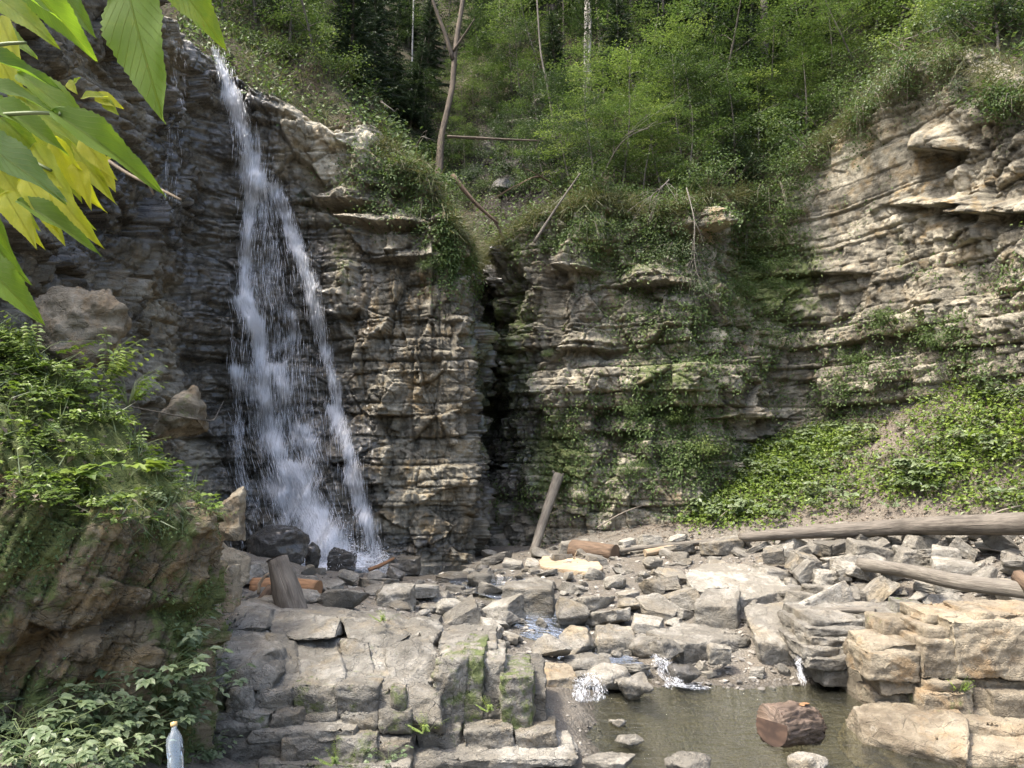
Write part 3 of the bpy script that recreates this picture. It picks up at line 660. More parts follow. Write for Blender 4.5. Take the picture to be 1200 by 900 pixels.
ro = thing('rock_outcrop', P(1110, 890, 6.9), 'warm tan outcrop of stacked square blocks at the right of the pool', 'rock outcrop')
OB = [((1119, 729, 1222, 797), 6.85, 1.0, 1.1, .1, .5), ((1085, 736, 1120, 759), 6.95, .8, .95, .1, .35), ((1081, 750, 1121, 797), 6.88, .8, 1.0, 0, .6), ((1017, 752, 1077, 767), 7.0, .9, .95, 0, .5), ((1019, 765, 1078, 799), 6.92, .9, .92, 0, .65), ((1033, 797, 1078, 814), 6.95, .8, .95, 0, .5),
      ((1025, 812, 1055, 830), 7.0, .7, .9, 0, .3), ((1053, 812, 1077, 838), 7.05, .7, .85, 0, .3), ((1082, 796, 1138, 814), 6.84, .9, 1.0, .3, .5), ((1136, 796, 1225, 812), 6.9, .8, .9, 0, .2), ((1082, 813, 1142, 850), 6.78, .9, 1.05, .35, .4), ((1141, 808, 1180, 838), 6.85, .8, .85, .2, .2), ((1165, 812, 1228, 852), 6.75, .8, .8, .15, .1), ((1141, 834, 1168, 852), 6.8, .7, .95, 0, .2),
      ((1131, 849, 1232, 890), 6.55, 1.0, .98, .2, .2), ((1120, 880, 1240, 910), 6.2, .8, 1.1, .1, .1),
      ((1085, 718, 1150, 738), 7.1, .9, 1.1, 0, .2), ((1140, 716, 1230, 732), 7.0, .9, 1.05, .1, .2), ((1035, 728, 1088, 754), 7.3, .8, .9, .3, .3),
      ((952, 726, 1020, 738), 8.25, 1, 1.3, 0, .2), ((1015, 727, 1090, 739), 8.15, 1, 1.25, 0, .2), ((946, 737, 1024, 748), 8.15, 1, 1.2, 0, .1), ((950, 747, 1026, 760), 8.08, 1, 1.3, .05, .2), ((942, 759, 985, 772), 8.02, 1, 1.15, .1, .2), ((983, 759, 1028, 772), 8.04, 1, 1.25, .3, .2), ((948, 771, 1026, 785), 7.95, 1, 1.2, .1, .3), ((966, 784, 1000, 804), 8.0, 1, 1.1, .1, .2), ((998, 784, 1030, 806), 8.02, 1, 1.2, .1, .3)]
for (bx, d, dp, ti, mo, wa) in OB: block_part(ro, bx, d, dp * (.5 if d < 7.9 else .9), rnd, ti * (.85 if d < 7.9 else .68), mo, wa, jit=.05 if d < 7.9 else .02, mat='warmstone' if d < 7.9 else 'stone', edge=.022, soften=1)
fr_ = [P(1006, 842, 6.70), P(1060, 838, 6.62), P(1134, 846, 6.45)]; lo_ = [P(1012, 864, 6.62), P(1060, 874, 6.38), P(1134, 890, 6.08)]
pts = [q for q in fr_ + lo_] + [q + Vector((.02, .1, -.3)) for q in lo_] + [q + Vector((.1, .32, .0)) for q in fr_] + [q + Vector((.1, .8, -.5)) for q in fr_]
me = hull_mesh('block', pts, edge=.022, soften=1, amp=.016, freq=6, seed=777, mat=M['warmstone'], origin=ro.location, chip=.06); props(add('block', me, parent=ro), .84, .2, 0, .35)
block_part(ro, (1034, 772, 1240, 905), 7.3, 1.0, rnd, .45, 0, 0, mat='warmstone', name='base', edge=.06)  # core of the outcrop, its dark tint stands for shade between blocks

# --- mossy rock wall at the left, leafy on top: plan curve, leaning beds, sloping cap
lp = np.array([(-4.6, 3.7, 2.5), (-2.98, 4.35, 2.30), (-2.52, 4.8, 2.08), (-2.24, 5.1, 2.02), (-2.13, 5.35, 2.05), (-2.2, 5.8, 2.0), (-2.6, 6.3, 2.1), (-4.2, 6.9, 2.6)])
ls = np.concatenate([[0], np.cumsum(np.hypot(*np.diff(lp[:, :2], axis=0).T))]); ss = np.arange(0, ls[-1], .014)
lx, ly, lr = gsm(np.interp(ss, ls, lp[:, 0]), 10), gsm(np.interp(ss, ls, lp[:, 1]), 10), gsm(np.interp(ss, ls, lp[:, 2]), 8)
lr = lr + .07 * fbm(ss * 2.3, ss * 0, oct=4, seed=9)
lnx, lny = normals(lx, ly, 20); lhx, lhy = normals(lx, ly, 120)
nr = 200; vv = np.linspace(0, 1, nr)[:, None]; z0 = .3
Zl = z0 + (lr[None] - z0) * vv; Sl = np.broadcast_to(ss, Zl.shape)
ang = math.radians(66); ru = Sl * math.cos(ang) + Zl * math.sin(ang); rv = -Sl * math.sin(ang) + Zl * math.cos(ang)
b1, q1, ez, ex, cc1, f1, g1_, kk1 = blocks(ru, rv, .10, .42, .5, 1.5, 201, .10, 0)
b2, q2, ezb, exb, cc2, f2, g2_, kk2 = blocks(ru, rv, .03, .14, .12, .5, 211, .05, 0)
DL = .18 * fbm(Sl * .9, Zl * .8, oct=4, seed=205) + .34 * (.45 * (b1 - .5) + .9 * (q1 - .5)) + .09 * (.6 * (b2 - .5) + .9 * (q2 - .5)) + .07 * (f1 - .5) * (cc1 - .3) - .035 * np.exp(-(ez / .012) ** 2) - .02 * np.exp(-(ex / .010) ** 2)
fl1 = facets(ru, rv, .75, .30, 401); fl2 = facets(ru, rv, .24, .11, 411); fl3 = facets(ru, rv, .09, .05, 421)
DL += .06 * fl1[0] + .10 * fl1[1] + .05 * fl1[2] + .035 * fl2[0] + .06 * fl2[1] + .02 * fl2[2] + .018 * fl3[0] + .025 * fl3[1] + .02 * fl3[2] - .02 * np.exp(-(fl1[3] / .05) ** 2)
DL += .02 * fbm(Sl * 5, Zl * 9, oct=4, seed=207)
DL += .05 * sstep(.3, 1.0, (Zl - z0) / (lr[None] - z0)) - .10 * np.exp(-((Zl - 1.28 - .1 * np.sin(Sl * 3)) / .05) ** 2) - .15 * np.clip(1 - (lr[None] - Zl) / .12, 0, 1) ** 2
WLX, WLY = lx + lnx * DL, ly + lny * DL
cd_ = np.concatenate([np.linspace(.03, 1.9, 70), np.linspace(2.0, 4.5, 14)])[:, None]
CX = WLX[-1] - lhx * cd_ * (1 - .10 * cd_); CY = WLY[-1] - lhy * cd_ * .8
CZ = lr[None] + .86 * cd_ - .11 * cd_ ** 2 + sstep(0, .4, cd_) * (.14 * fbm(CX * 1.7, CY * 1.7, oct=4, seed=215) + .04 * fbm(CX * 7, CY * 7, oct=3, seed=216))
GL = np.stack([np.concatenate([WLX, CX]), np.concatenate([WLY, CY]), np.concatenate([Zl, CZ])], -1)
R_, C_ = GL.shape[:2]
mfield = fbm(Sl * 1.6, Zl * 1.6, oct=5, seed=220)
mossl = np.concatenate([.40 + .70 * mfield + .30 * sstep(1.3, .5, Zl) * 1.0, np.full(CX.shape, .8)])
warml = np.concatenate([.45 + .4 * fbm(Sl * 1.2, Zl * 2, oct=3, seed=222), np.full(CX.shape, .1)])
tl = np.concatenate([.50 + .5 * (cc1 * .5 + cc2 * .5) + .3 * fl2[4] + .2 * fl3[4], np.full(CX.shape, .5)])
org = Vector((-2.3, 5.0, .3))
me = mesh_np('rock_wall', GL.reshape(-1, 3) - np.array(org), grid_faces(R_, C_), M['mossrock'], {'moss': mossl, 'warm': warml, 'tint': tl, 'wet': np.zeros(R_ * C_)})
tag(add('rock_wall', me, loc=org), 'brown mossy rock wall with leaning beds and a leafy top', 'rock wall')
BV_LEFT = bvh_grid(GL[::2, ::3])
CAPPTS = GL[nr - 14:nr + 70]

# rocks in the upper gully; its shade is put into their dark tint
for (px, py, w_, l) in [(560, 205, .8, 'dark wet rock in the gully just right of the twisted trunk foot'), (592, 225, .9, 'dark wet rock at the lip of the gully'), (622, 205, 1.0, 'dark rounded rock right of the gully lip'), (610, 150, 1.0, 'grey rock showing through leaves high in the gully'), (640, 128, 1.2, 'pale grey rock face high above the gully'), (575, 178, .7, 'small dark rock under the fallen pole of the gully'), (655, 215, .8, 'mossy rock at the top of the cliff right of the gully')]:
    g = hit(px, py, 'hill')
    if g is None: continue
    rnd_ = random.Random(px); o = add('boulder', rnd_ and hull_mesh('boulder', rock_pts('angular', w_, w_ * .8, w_ * .75, rnd_), edge=.04, soften=1, amp=.03, freq=4, seed=px, mat=M['stone']), loc=g[0] - Vector((0, 0, .25 * w_)))
    o.rotation_euler = (0, 0, rnd_.uniform(-1, 1)); props(o, .6 if 'pale' not in l else .95, .3 if 'mossy' in l else .1, .5 if 'wet' in l else 0); tag(o, l, 'boulder')
# ================================================================ labels that single out one of many: nearest landmark, side, rank
ORD = ['nearest', 'second nearest', 'third nearest', 'fourth nearest', 'fifth nearest', 'sixth nearest', 'seventh nearest', 'eighth nearest', 'ninth nearest', 'tenth nearest', 'eleventh nearest', 'twelfth nearest', 'thirteenth nearest', 'fourteenth nearest', 'fifteenth nearest', 'sixteenth nearest', 'seventeenth nearest', 'eighteenth nearest']
def rank_labels(items, marks, noun_of, max_words=16):
    """items: list of (object, px, py). marks: (phrase, px, py). Labels: '<noun>, third nearest left of <mark>'."""
    bucket = {}
    for o, px, py in items:
        m = min(marks, key=lambda q: (px - q[1]) ** 2 + ((py - q[2]) * 1.3) ** 2); dx, dy = px - m[1], py - m[2]
        side = ('right of' if dx > 0 else 'left of') if abs(dx) > abs(dy) * 1.1 else ('above' if dy < 0 else 'below')
        bucket.setdefault((m[0], side, noun_of(o)), []).append((dx * dx + dy * dy, o.name, o))
    for (m, side, noun), l in bucket.items():
        for i, (_, _, o) in enumerate(sorted(l, key=lambda q: q[:2])):
            o['label'] = f'{noun}, {ORD[min(i, len(ORD) - 1)]} {side} {m}'
# ================================================================ loose stones of the stream bed: individuals, then gravel
def in_poly(x, y, poly):
    c = False; n_ = len(poly)
    for i in range(n_):
        (x1, y1), (x2, y2) = poly[i], poly[i - 1]
        if (y1 > y) != (y2 > y) and x < (x2 - x1) * (y - y1) / (y2 - y1) + x1: c = not c
    return c
PROTO = {}
for st, k in (('slab', 14), ('block', 14), ('angular', 14), ('round', 8)):
    for i in range(k):
        rr = random.Random(hash((len(st), i)) % 9999 + i * 31)
        pts = rock_pts(st, 1, 1, 1, rr)
        PROTO.setdefault(st, []).append(hull_mesh('stone', pts, edge=.06, soften=1, amp=.022, freq=3.2, seed=900 + i + 40 * len(st), mat=M['stone'], chip=.16))
RUB = [(430, 672), (560, 652), (700, 640), (830, 632), (900, 632), (1210, 628), (1210, 705), (1100, 712), (1000, 722), (960, 735), (940, 800), (760, 800), (690, 812), (625, 775), (525, 745), (480, 715), (360, 722), (290, 705), (265, 690), (300, 668)]
rr = random.Random(42); placed = list(FEATURE); items = []
PITEMS = []
tries = 0
def loose(px, py, pw, style=None, lift=0.0):
    g = hit_ground(px, py)
    if g is None: return None
    if 845 < px < 965 and py > 732 and pw > 22: return None
    W = pw / FPX * g.y
    r = W * .5
    for (x, y, q) in placed:
        if (x - g.x) ** 2 + ((y - g.y) * .8) ** 2 < (.62 * (r + q)) ** 2: return None
    placed.append((g.x, g.y, r))
    right = sstep(800, 900, np.float64(px))
    st = style or rr.choices(['slab', 'block', 'angular', 'round'], [(4, 2, 4, 1.6), (4, 5, 4, .3)][int(rr.random() < right)])[0]
    o = add('stone', rr.choice(PROTO[st]), loc=g)
    Dp = W * rr.uniform(.6, 1.05); H = W * {'slab': rr.uniform(.22, .4), 'block': rr.uniform(.4, .65), 'angular': rr.uniform(.45, .75), 'round': rr.uniform(.42, .7)}[st]
    o.scale = (W, Dp, H); o.rotation_euler = (rr.gauss(0, .14 + .12 * right), rr.gauss(0, .14 + .16 * right), rr.uniform(-.6, .6) + rr.choice([0, 3.14]))
    o.location.z += -.18 * H + lift
    wetness = max(0, 1 - ((px - 590) / 140) ** 2 - ((py - 690) / 60) ** 2) * .3 + max(0, 1 - ((px - 470) / 160) ** 2 - ((py - 668) / 22) ** 2) * .7
    wet = rr.choice([0, 0, 0, wetness, wetness * 1.2]) ; tint = rr.choice([rr.uniform(.62, .9), rr.uniform(.9, 1.3), rr.uniform(.9, 1.3)])
    props(o, tint, 0, wet, rr.choice([0, 0, .2, .5]))
    o['category'] = 'stone'; o['group'] = 'loose stones of the stream bed'
    o['_s'] = ('dark ' if wet > .3 or tint < .86 else 'pale ' if tint > 1.08 else 'grey ') + {'slab': 'flat', 'block': 'squared', 'angular': 'angular', 'round': 'rounded'}[st] + (' stone' if pw < 26 else ' rock')
    PITEMS.append((o, px, py)); return o
for (lo_, hi_, cnt) in ((44, 68, 34), (28, 44, 90), (13, 26, 150)):
    got = 0; tries = 0
    while got < cnt and tries < 6000:
        tries += 1
        px, py = rr.uniform(260, 1210), rr.uniform(630, 815)
        if not in_poly(px, py, RUB): continue
        sc_ = .62 + .5 * sstep(640, 760, np.float64(py))
        if px > 900: sc_ *= 1.15
        if loose(px, py, rr.uniform(lo_, hi_) * sc_): got += 1
# second layer piled on the right-hand heap
for k in range(26):
    for t in range(30):
        px, py = rr.uniform(905, 1195), rr.uniform(640, 700)
        keep = len(placed); sv = placed[:]; placed = list(FEATURE)
        o = loose(px, py, rr.uniform(20, 38), 'block' if rr.random() < .6 else 'slab', .16); placed = sv
        if o: break
STONE_MARKS = [('the upright grey stump', 333, 690), ('the split pale log', 665, 662), ('the dark brown log', 695, 645), ('the leaning pole', 632, 640), ('the largest pale slab', 862, 684), ('the tilted square block', 905, 745), ('the low long slab', 812, 748),
   ('the flat-topped brown boulder', 635, 798), ('the left-hand cascade', 690, 808), ('the right-hand cascade', 780, 785), ('the grey bent log', 1090, 682), ('the fallen trunk', 1000, 625), ('the big square block under the trunk', 1030, 650), ('the tan outcrop', 1060, 735),
   ('the wedge rock', 385, 705), ('the pale flat-topped block', 462, 704), ('the ledge columns', 560, 770), ('the smooth boulder', 626, 686), ('the pale slanting stone', 522, 702), ('the waterfall foot', 410, 660), ('the bright flat stone', 694, 710), ('the smooth pale slab', 714, 724), ('the orange split wood', 975, 726)]
rank_labels(PITEMS, STONE_MARKS, lambda o: o['_s'])
for o, _, _ in PITEMS: del o['_s']

# gravel: nobody could count it
def lowrock(seed):
    r = random.Random(seed); bm = bmesh.new(); vs = [bm.verts.new(p) for p in rock_pts(r.choice(['round', 'angular', 'slab']), 1, r.uniform(.6, 1), r.uniform(.3, .6), r)]
    q = bmesh.ops.convex_hull(bm, input=vs); bmesh.ops.delete(bm, geom=[g for g in set(q['geom_interior']) | set(q['geom_unused']) if isinstance(g, bmesh.types.BMVert) and g.is_valid], context='VERTS')
    bmesh.ops.triangulate(bm, faces=bm.faces); bm.verts.index_update()
    V = np.array([q.co[:] for q in bm.verts]); F = np.array([[w_.index for w_ in f.verts] for f in bm.faces]); bm.free(); return V, F
LOW = [lowrock(500 + i) for i in range(14)]
def scatter_rocks(name, pos, size, tints, mat):
    Vs, Fs, T = [], [], []; off = 0
    for i in range(len(pos)):
        V, F = LOW[i % len(LOW)]; a = RNG.random() * 6.283; c_, s_ = math.cos(a), math.sin(a); z_ = size[i]
        q = V * z_ * np.array([1, 1, RNG.uniform(.6, 1.1)]); q = np.stack([q[:, 0] * c_ - q[:, 1] * s_, q[:, 0] * s_ + q[:, 1] * c_, q[:, 2] + q[:, 0] * RNG.uniform(-.3, .3)], 1)
        Vs.append(q + pos[i] - np.array([0, 0, .15 * z_])); Fs.append(F + off); off += len(V); T.append(np.full(len(V), tints[i]))
    return mesh_np(name, np.concatenate(Vs), np.concatenate(Fs), mat, {'tint': np.concatenate(T)}, smooth=False)
n = NT('gravel_stone'); co = n.coord('Object'); t = n.attr('tint')
colr = n.mix(n.mr(n.noise(co, 20, 4, .6), .35, .65), (.13, .118, .098), (.32, .30, .265)); sc_n = n.n('ShaderNodeVectorMath', operation='SCALE'); n.l(colr, sc_n.inputs[0]); n.l(t, sc_n.inputs['Scale'])
M['gravel'] = n.done(n.pbsdf(sc_n.outputs[0], .75, None, .4))
gpos, gsz, gt = [], [], []
GRAV = [(430, 672), (560, 650), (800, 628), (1210, 622), (1210, 712), (1000, 728), (945, 812), (740, 812), (720, 905), (600, 905), (620, 790), (525, 745), (400, 725), (270, 705), (300, 668)]
while len(gpos) < 5200:
    px, py = rr.uniform(260, 1210), 625 + 280 * rr.random() ** 1.6
    if not in_poly(px, py, GRAV): continue
    g = hit_ground(px, py)
    if g is None or (g.z < -.1 and rr.random() < .6): continue
    gpos.append(np.array(g)); gsz.append((.02 + .085 * rr.random() ** 2.2) * (.45 if (py > 800 and px < 740) else 1)); gt.append(rr.uniform(.55, 1.25) * (.55 if g.z < .02 and g.y < 9 else 1))
tag(add('gravel', scatter_rocks('gravel', gpos, gsz, gt, M['gravel'])), 'small stones and gravel filling the stream bed', 'gravel', kind='stuff')
# ================================================================ logs, poles, dead wood
M['bark_grey'] = bark_material('bark_grey', (.05, .043, .035), (.175, .155, .128))
M['bark_pale'] = bark_material('bare_grey_wood', (.075, .065, .053), (.22, .20, .165), 1.2, .8)
M['bark_brown'] = bark_material('bark_brown', (.04, .028, .019), (.17, .115, .075))
M['wood_cut'] = bark_material('fresh_split_wood', (.22, .15, .09), (.48, .39, .27), 1.4, .9)
M['wood_orange'] = bark_material('orange_wood', (.12, .06, .03), (.34, .19, .095), .9, .6)
M['bark_red'] = bark_material('wet_red_bark', (.035, .025, .018), (.19, .14, .105), .7, 1.0, .55)
M['birch'] = bark_material('birch_bark', (.12, .11, .095), (.46, .44, .40), .5, .2)
M['twig'] = bark_material('twig', (.10, .085, .065), (.24, .21, .17), 1, .3)

n = NT('end_grain'); uvv = n.coord('Object'); wv_n = n.n('ShaderNodeTexWave', wave_type='RINGS'); wv_n.inputs['Scale'].default_value = 4; wv_n.inputs['Distortion'].default_value = 9; n.l(uvv, wv_n.inputs['Vector']); M['end_grain'] = n.done(n.pbsdf(n.mix(n.mr(n.noise(uvv, 9, 5), .35, .65), n.mix(wv_n.outputs['Fac'], (.05, .03, .02), (.10, .062, .042)), (.035, .022, .016)), .6))
def PG(px, py, f=.965):
    """Point just in front of the ground along the view through px, py."""
    g = hit_ground(px, py); return P(px, py, g.y * f) if g is not None else P(px, py, 12)
def GD(px, py, f=.965): return PG(px, py, f).y
def tube(pts, rad, seg=14, seed=0, amp=.06, freq=3.0, cap=True, ring=.05, rib=0.0):
    """Rounded, slightly lumpy tube along pts; returns V, F(quads), uv."""
    pts = [Vector(p) for p in pts]; L = [0.0]
    for a, b in zip(pts[:-1], pts[1:]): L.append(L[-1] + (b - a).length)
    N = max(3, int(L[-1] / ring) + 1); t = np.linspace(0, L[-1], N)
    A = np.array(pts); Lx = np.array(L)
    C_ = np.stack([np.interp(t, Lx, A[:, k]) for k in range(3)], 1); R = np.interp(t, Lx, np.array(rad, float))
    if len(pts) > 2 and N > 8: 
        for k in range(3): C_[:, k] = gsm(C_[:, k], min(3, N / 8))
        C_[0] = A[0]; C_[-1] = A[-1]
    T = np.gradient(C_, axis=0); T /= np.linalg.norm(T, axis=1, keepdims=True) + 1e-9
    ref = np.array([0, 0, 1.0]) if abs(T[0, 2]) < .8 else np.array([1.0, 0, 0])
    U = np.cross(T, ref); U /= np.linalg.norm(U, axis=1, keepdims=True) + 1e-9; W = np.cross(U, T)
    a = np.linspace(0, 2 * math.pi, seg + 1); ca, sa = np.cos(a), np.sin(a)
    tt = t[:, None] + 0 * a; 
    k = 1 + amp * (fbm(ca[None] * 1.2 + seed, sa[None] * 1.2 + 0 * tt, tt * freq * .5, oct=3, seed=seed % 50) * 2 + .5 * fbm(ca[None] * 3 + 0 * tt, sa[None] * 3 + 0 * tt, tt * freq * 2, oct=2, seed=3))
    if rib: k = k + rib * (np.abs(fbm(ca[None] * 7 + 0 * tt, sa[None] * 7 + 0 * tt, tt * 5, oct=4, seed=9)) * -2.2 + .4)
    k[:, -1] = k[:, 0]
    V = C_[:, None, :] + (R[:, None] * k)[..., None] * (ca[None, :, None] * U[:, None, :] + sa[None, :, None] * W[:, None, :])
    V = V.reshape(-1, 3); F = grid_faces(N, seg + 1)
    uv = np.stack([np.broadcast_to(a / 6.283, (N, seg + 1)).ravel(), np.broadcast_to(t[:, None], (N, seg + 1)).ravel()], 1)
    if cap:
        n0 = len(V); V = np.concatenate([V, C_[:1], C_[-1:]]); uv = np.concatenate([uv, [[.5, 0], [.5, 1]]])
        i = np.arange(seg); e = (N - 1) * (seg + 1)
        F = np.concatenate([F, np.stack([i + 1, i, np.full(seg, n0), np.full(seg, n0)], 1)[:, [0, 1, 2, 2]] if False else np.stack([i, np.full(seg, n0), np.full(seg, n0), i + 1], 1)[:0], F[:0]])
        return V, F, uv, (np.stack([i + 1, i, np.full(seg, n0)], 1), np.stack([e + i, e + i + 1, np.full(seg, n0 + 1)], 1))
    return V, F, uv, None
def tris_of(F): return np.concatenate([F[:, [0, 1, 2]], F[:, [0, 2, 3]]])
def merge_tubes(tl):
    Vs, Fs, U = [], [], []; off = 0
    for V, F, uv, caps in tl:
        T = tris_of(F)
        if caps: T = np.concatenate([T, caps[0], caps[1]])
        Vs.append(V); Fs.append(T + off); U.append(uv); off += len(V)
    return np.concatenate(Vs), np.concatenate(Fs), np.concatenate(U)
def tube_mesh(name, tl, mat, origin):
    V, F, U = merge_tubes(tl); return mesh_np(name, V - np.array(origin), F, mat, uv=U)
def disc(name, c, nrm, r, mat, origin, seed=0):
    nrm = Vector(nrm).normalized(); a = nrm.orthogonal().normalized(); b = nrm.cross(a); k = 22
    V = [Vector(c)] + [Vector(c) + (a * math.cos(q) + b * math.sin(q)) * r * (1 + .05 * math.sin(3 * q + seed)) for q in np.linspace(0, 6.283, k, False)]
    F = [[0, 1 + i, 1 + (i + 1) % k] for i in range(k)]
    return mesh_np(name, np.array(V) - np.array(origin), np.array(F), mat, smooth=False, uv=np.array([[v_.x * .3, v_.z * .3] for v_ in V]))
def log(name, label, cat, pts, rad, mat, seed=0, seg=18, amp=.05, ends=(), stubs=(), endmat=None, group=None, ring=.05):
    org = Vector(min(pts, key=lambda p: p[2])); tl = [tube(pts, rad, seg, seed, amp, ring=ring)]
    rs = random.Random(seed); sl = []
    for (f, r, L_, dv) in stubs:
        i = min(int(f * (len(pts) - 1)), len(pts) - 2); q = Vector(pts[i]).lerp(Vector(pts[i + 1]), f * (len(pts) - 1) - i); dv = Vector(dv).normalized()
        sl.append(tube([q, q + dv * L_ * .6, q + dv * L_ + Vector((0, 0, .03))], [r, r * .8, r * .5], 8, seed + 5, .05, ring=.03))
    if ends or stubs:
        root = thing(name, org, label, cat, group); add('trunk', tube_mesh('trunk', tl, M[mat], org), root)
        for e in ends:
            a, b = (Vector(pts[0]), Vector(pts[1])) if e == 0 else (Vector(pts[-1]), Vector(pts[-2])); d = (a - b).normalized()
            add('cut_end', disc('cut_end', a + d * .006, d, (rad[0] if e == 0 else rad[-1]) * .95, M[endmat or 'wood_cut'], org, seed), root)
        for q in sl: add('branch_stub', tube_mesh('branch_stub', [q], M[mat], org), root)
        return root
    return tag(add(name, tube_mesh(name, tl, M[mat], org), loc=org), label, cat, group)

log('fallen_log', 'long grey fallen tree trunk lying across the right edge of the rubble', 'log', [PG(868, 630, .955), PG(960, 623, .945), PG(1060, 617, .94), PG(1240, 613, .93)], [.075, .10, .12, .135], 'bark_grey', 3, 22, .05, ends=(0,), stubs=[(.2, .02, .12, (0, -.3, 1)), (.45, .02, .1, (0, -.4, 1)), (.62, .025, .09, (.1, -.7, .6))])
log('grey_log', 'bent bare grey log sloping down to the right above the tan outcrop', 'log', [PG(1008, 661, .90), PG(1060, 668, .90), PG(1120, 682, .90), PG(1240, 697, .90)], [.075, .08, .085, .08], 'bark_pale', 4, 18, .05, ends=(0,), stubs=[(.0, .04, .16, (-.5, -.2, -.6))], endmat='bark_brown')
log('leaning_pole', 'bare grey pole leaning upright against the dark wall of the gully', 'pole', [P(624, 652, 14.3), P(636, 612, 14.7), P(655, 556, 15.0)], [.075, .085, .10], 'bark_pale', 5, 14, .06, ends=(1,), stubs=[(.98, .04, .14, (-.7, 0, .5)), (.97, .03, .12, (.8, 0, .3))])
log('dark_log', 'short dark brown log lying behind the split pale log', 'log', [PG(672, 645, .97), PG(721, 649, .97)], [.18, .15], 'bark_brown', 6, 20, .08, ends=(1,), endmat='bark_brown')
log('upright_stump', 'upright weathered grey stump of a log leaning in front of the waterfall', 'log', [P(343, 726, 7.7), P(334, 690, 7.75), P(323, 655, 7.8)], [.15, .135, .10], 'bark_grey', 7, 26, .16, ends=(1,), stubs=[(.05, .05, .1, (-.5, -.5, -.3))])
log('rusty_log', 'rusty orange log lying behind the upright grey stump', 'log', [P(296, 690, 9.2), P(340, 688, 9.2), P(373, 690, 9.1)], [.12, .115, .10], 'wood_orange', 8, 18, .06, ends=(1,), endmat='wood_orange')
log('short_branch', 'short broken branch propped left of the upright grey stump', 'branch', [P(300, 713, 8.1), P(310, 700, 8.15), P(318, 688, 8.2)], [.05, .055, .05], 'bark_brown', 9, 12, .1, ends=(1,))
log('curved_root', 'thin pale curved root beside the upright grey stump', 'root', [P(303, 696, 8.15), P(304, 684, 8.2), P(310, 675, 8.2), P(316, 672, 8.25)], [.018, .018, .016, .012], 'wood_cut', 10, 8, .05)
log('thin_log', 'thin pale reddish log lying left of the flat brown rock', 'log', [PG(756, 648, .98), PG(785, 643, .975), PG(822, 635, .97)], [.06, .06, .05], 'wood_cut', 11, 12, .08, ends=(0,))
log('thin_log', 'thin straight pole running from the flat brown rock toward the dark log', 'log', [PG(728, 645), PG(780, 639), PG(850, 633)], [.035, .04, .04], 'bark_pale', 12, 10, .08)
log('grey_branch', 'grey driftwood branch lying over the orange split wood', 'branch', [PG(926, 724, .93), PG(960, 716, .92), PG(1000, 714, .92), PG(1026, 716, .92)], [.025, .035, .035, .03], 'bark_pale', 13, 10, .1)
log('small_stick', 'small stick standing up beside the split pale log', 'stick', [P(672, 655, 12.4), P(676, 646, 12.4)], [.012, .009], 'wood_cut', 14, 6)
log('wet_stick', 'short wet reddish stick at the edge of the plunge water', 'stick', [P(432, 668, 11.9), P(448, 662, 12.0), P(462, 654, 12.1)], [.03, .03, .02], 'wood_orange', 15, 8, .1)
log('bark_scrap', 'chunk of brown wood at the right edge beside the grey log', 'wood', [PG(1194, 676, .88), PG(1222, 698, .88)], [.07, .08], 'bark_brown', 16, 14, .15, ends=(0,), endmat='bark_brown')
for i, (a, b, r, l) in enumerate([((1108, 640, 10.2), (1200, 652, 9.4), .012, 'thin twig lying under the fallen trunk at the right'), ((930, 616, 12.9), (966, 596, 13.1), .012, 'thin twig sticking up behind the fallen trunk'), ((1140, 612, 10.2), (1210, 590, 10.0), .014, 'pale stick on the leafy slope at the far right'),
       ((700, 618, 14.2), (760, 590, 14.6), .014, 'thin stick on the dead leaves right of the leaning pole'), ((830, 622, 13.6), (862, 592, 13.9), .01, 'thin twig among the dead leaves above the flat brown rock')]):
    log('twig', l, 'twig', [P(*a), P((a[0] + b[0]) / 2, (a[1] + b[1]) / 2 - 4, (a[2] + b[2]) / 2), P(*b)], [r, r, r * .6], 'twig', 30 + i, 6)
# split logs: half-round timbers built as hulls
def split(name, label, cat, outline, h, mat, parts=(), **k):
    o = poly_rock(outline, h, label, name, cat, mat='stone', edge=.025, amp=.012, soften=1, **k); o.data.materials.clear(); o.data.materials.append(M[mat])
    uvl = o.data.uv_layers.new(name='UVMap'); co = np.array([o.data.vertices[l.vertex_index].co[:] for l in o.data.loops]); uvl.data.foreach_set('uv', np.stack([co[:, 1] * .6 + co[:, 2] * .8, co[:, 0] * .4], 1).ravel().astype(np.float32)); return o
split('split_log', 'bright pale split log with bare sawn wood lying on the pebbles', 'log', [(632, 656, GD(632, 656)), (636, 651, GD(636, 651)), (700, 657, GD(700, 657)), (706, 665, GD(706, 665)), (700, 671, GD(700, 671)), (634, 664, GD(634, 664))], .16, 'wood_cut')
split('split_wood', 'orange split piece of wood on the pebbles above the outcrop', 'wood', [(932, 726, GD(932, 726, .95)), (960, 719, GD(960, 719, .95)), (1000, 718, GD(1000, 718, .95)), (1012, 728, GD(1012, 728, .95)), (990, 733, GD(990, 733, .95)), (934, 734, GD(934, 734, .95))], .08, 'wood_orange')
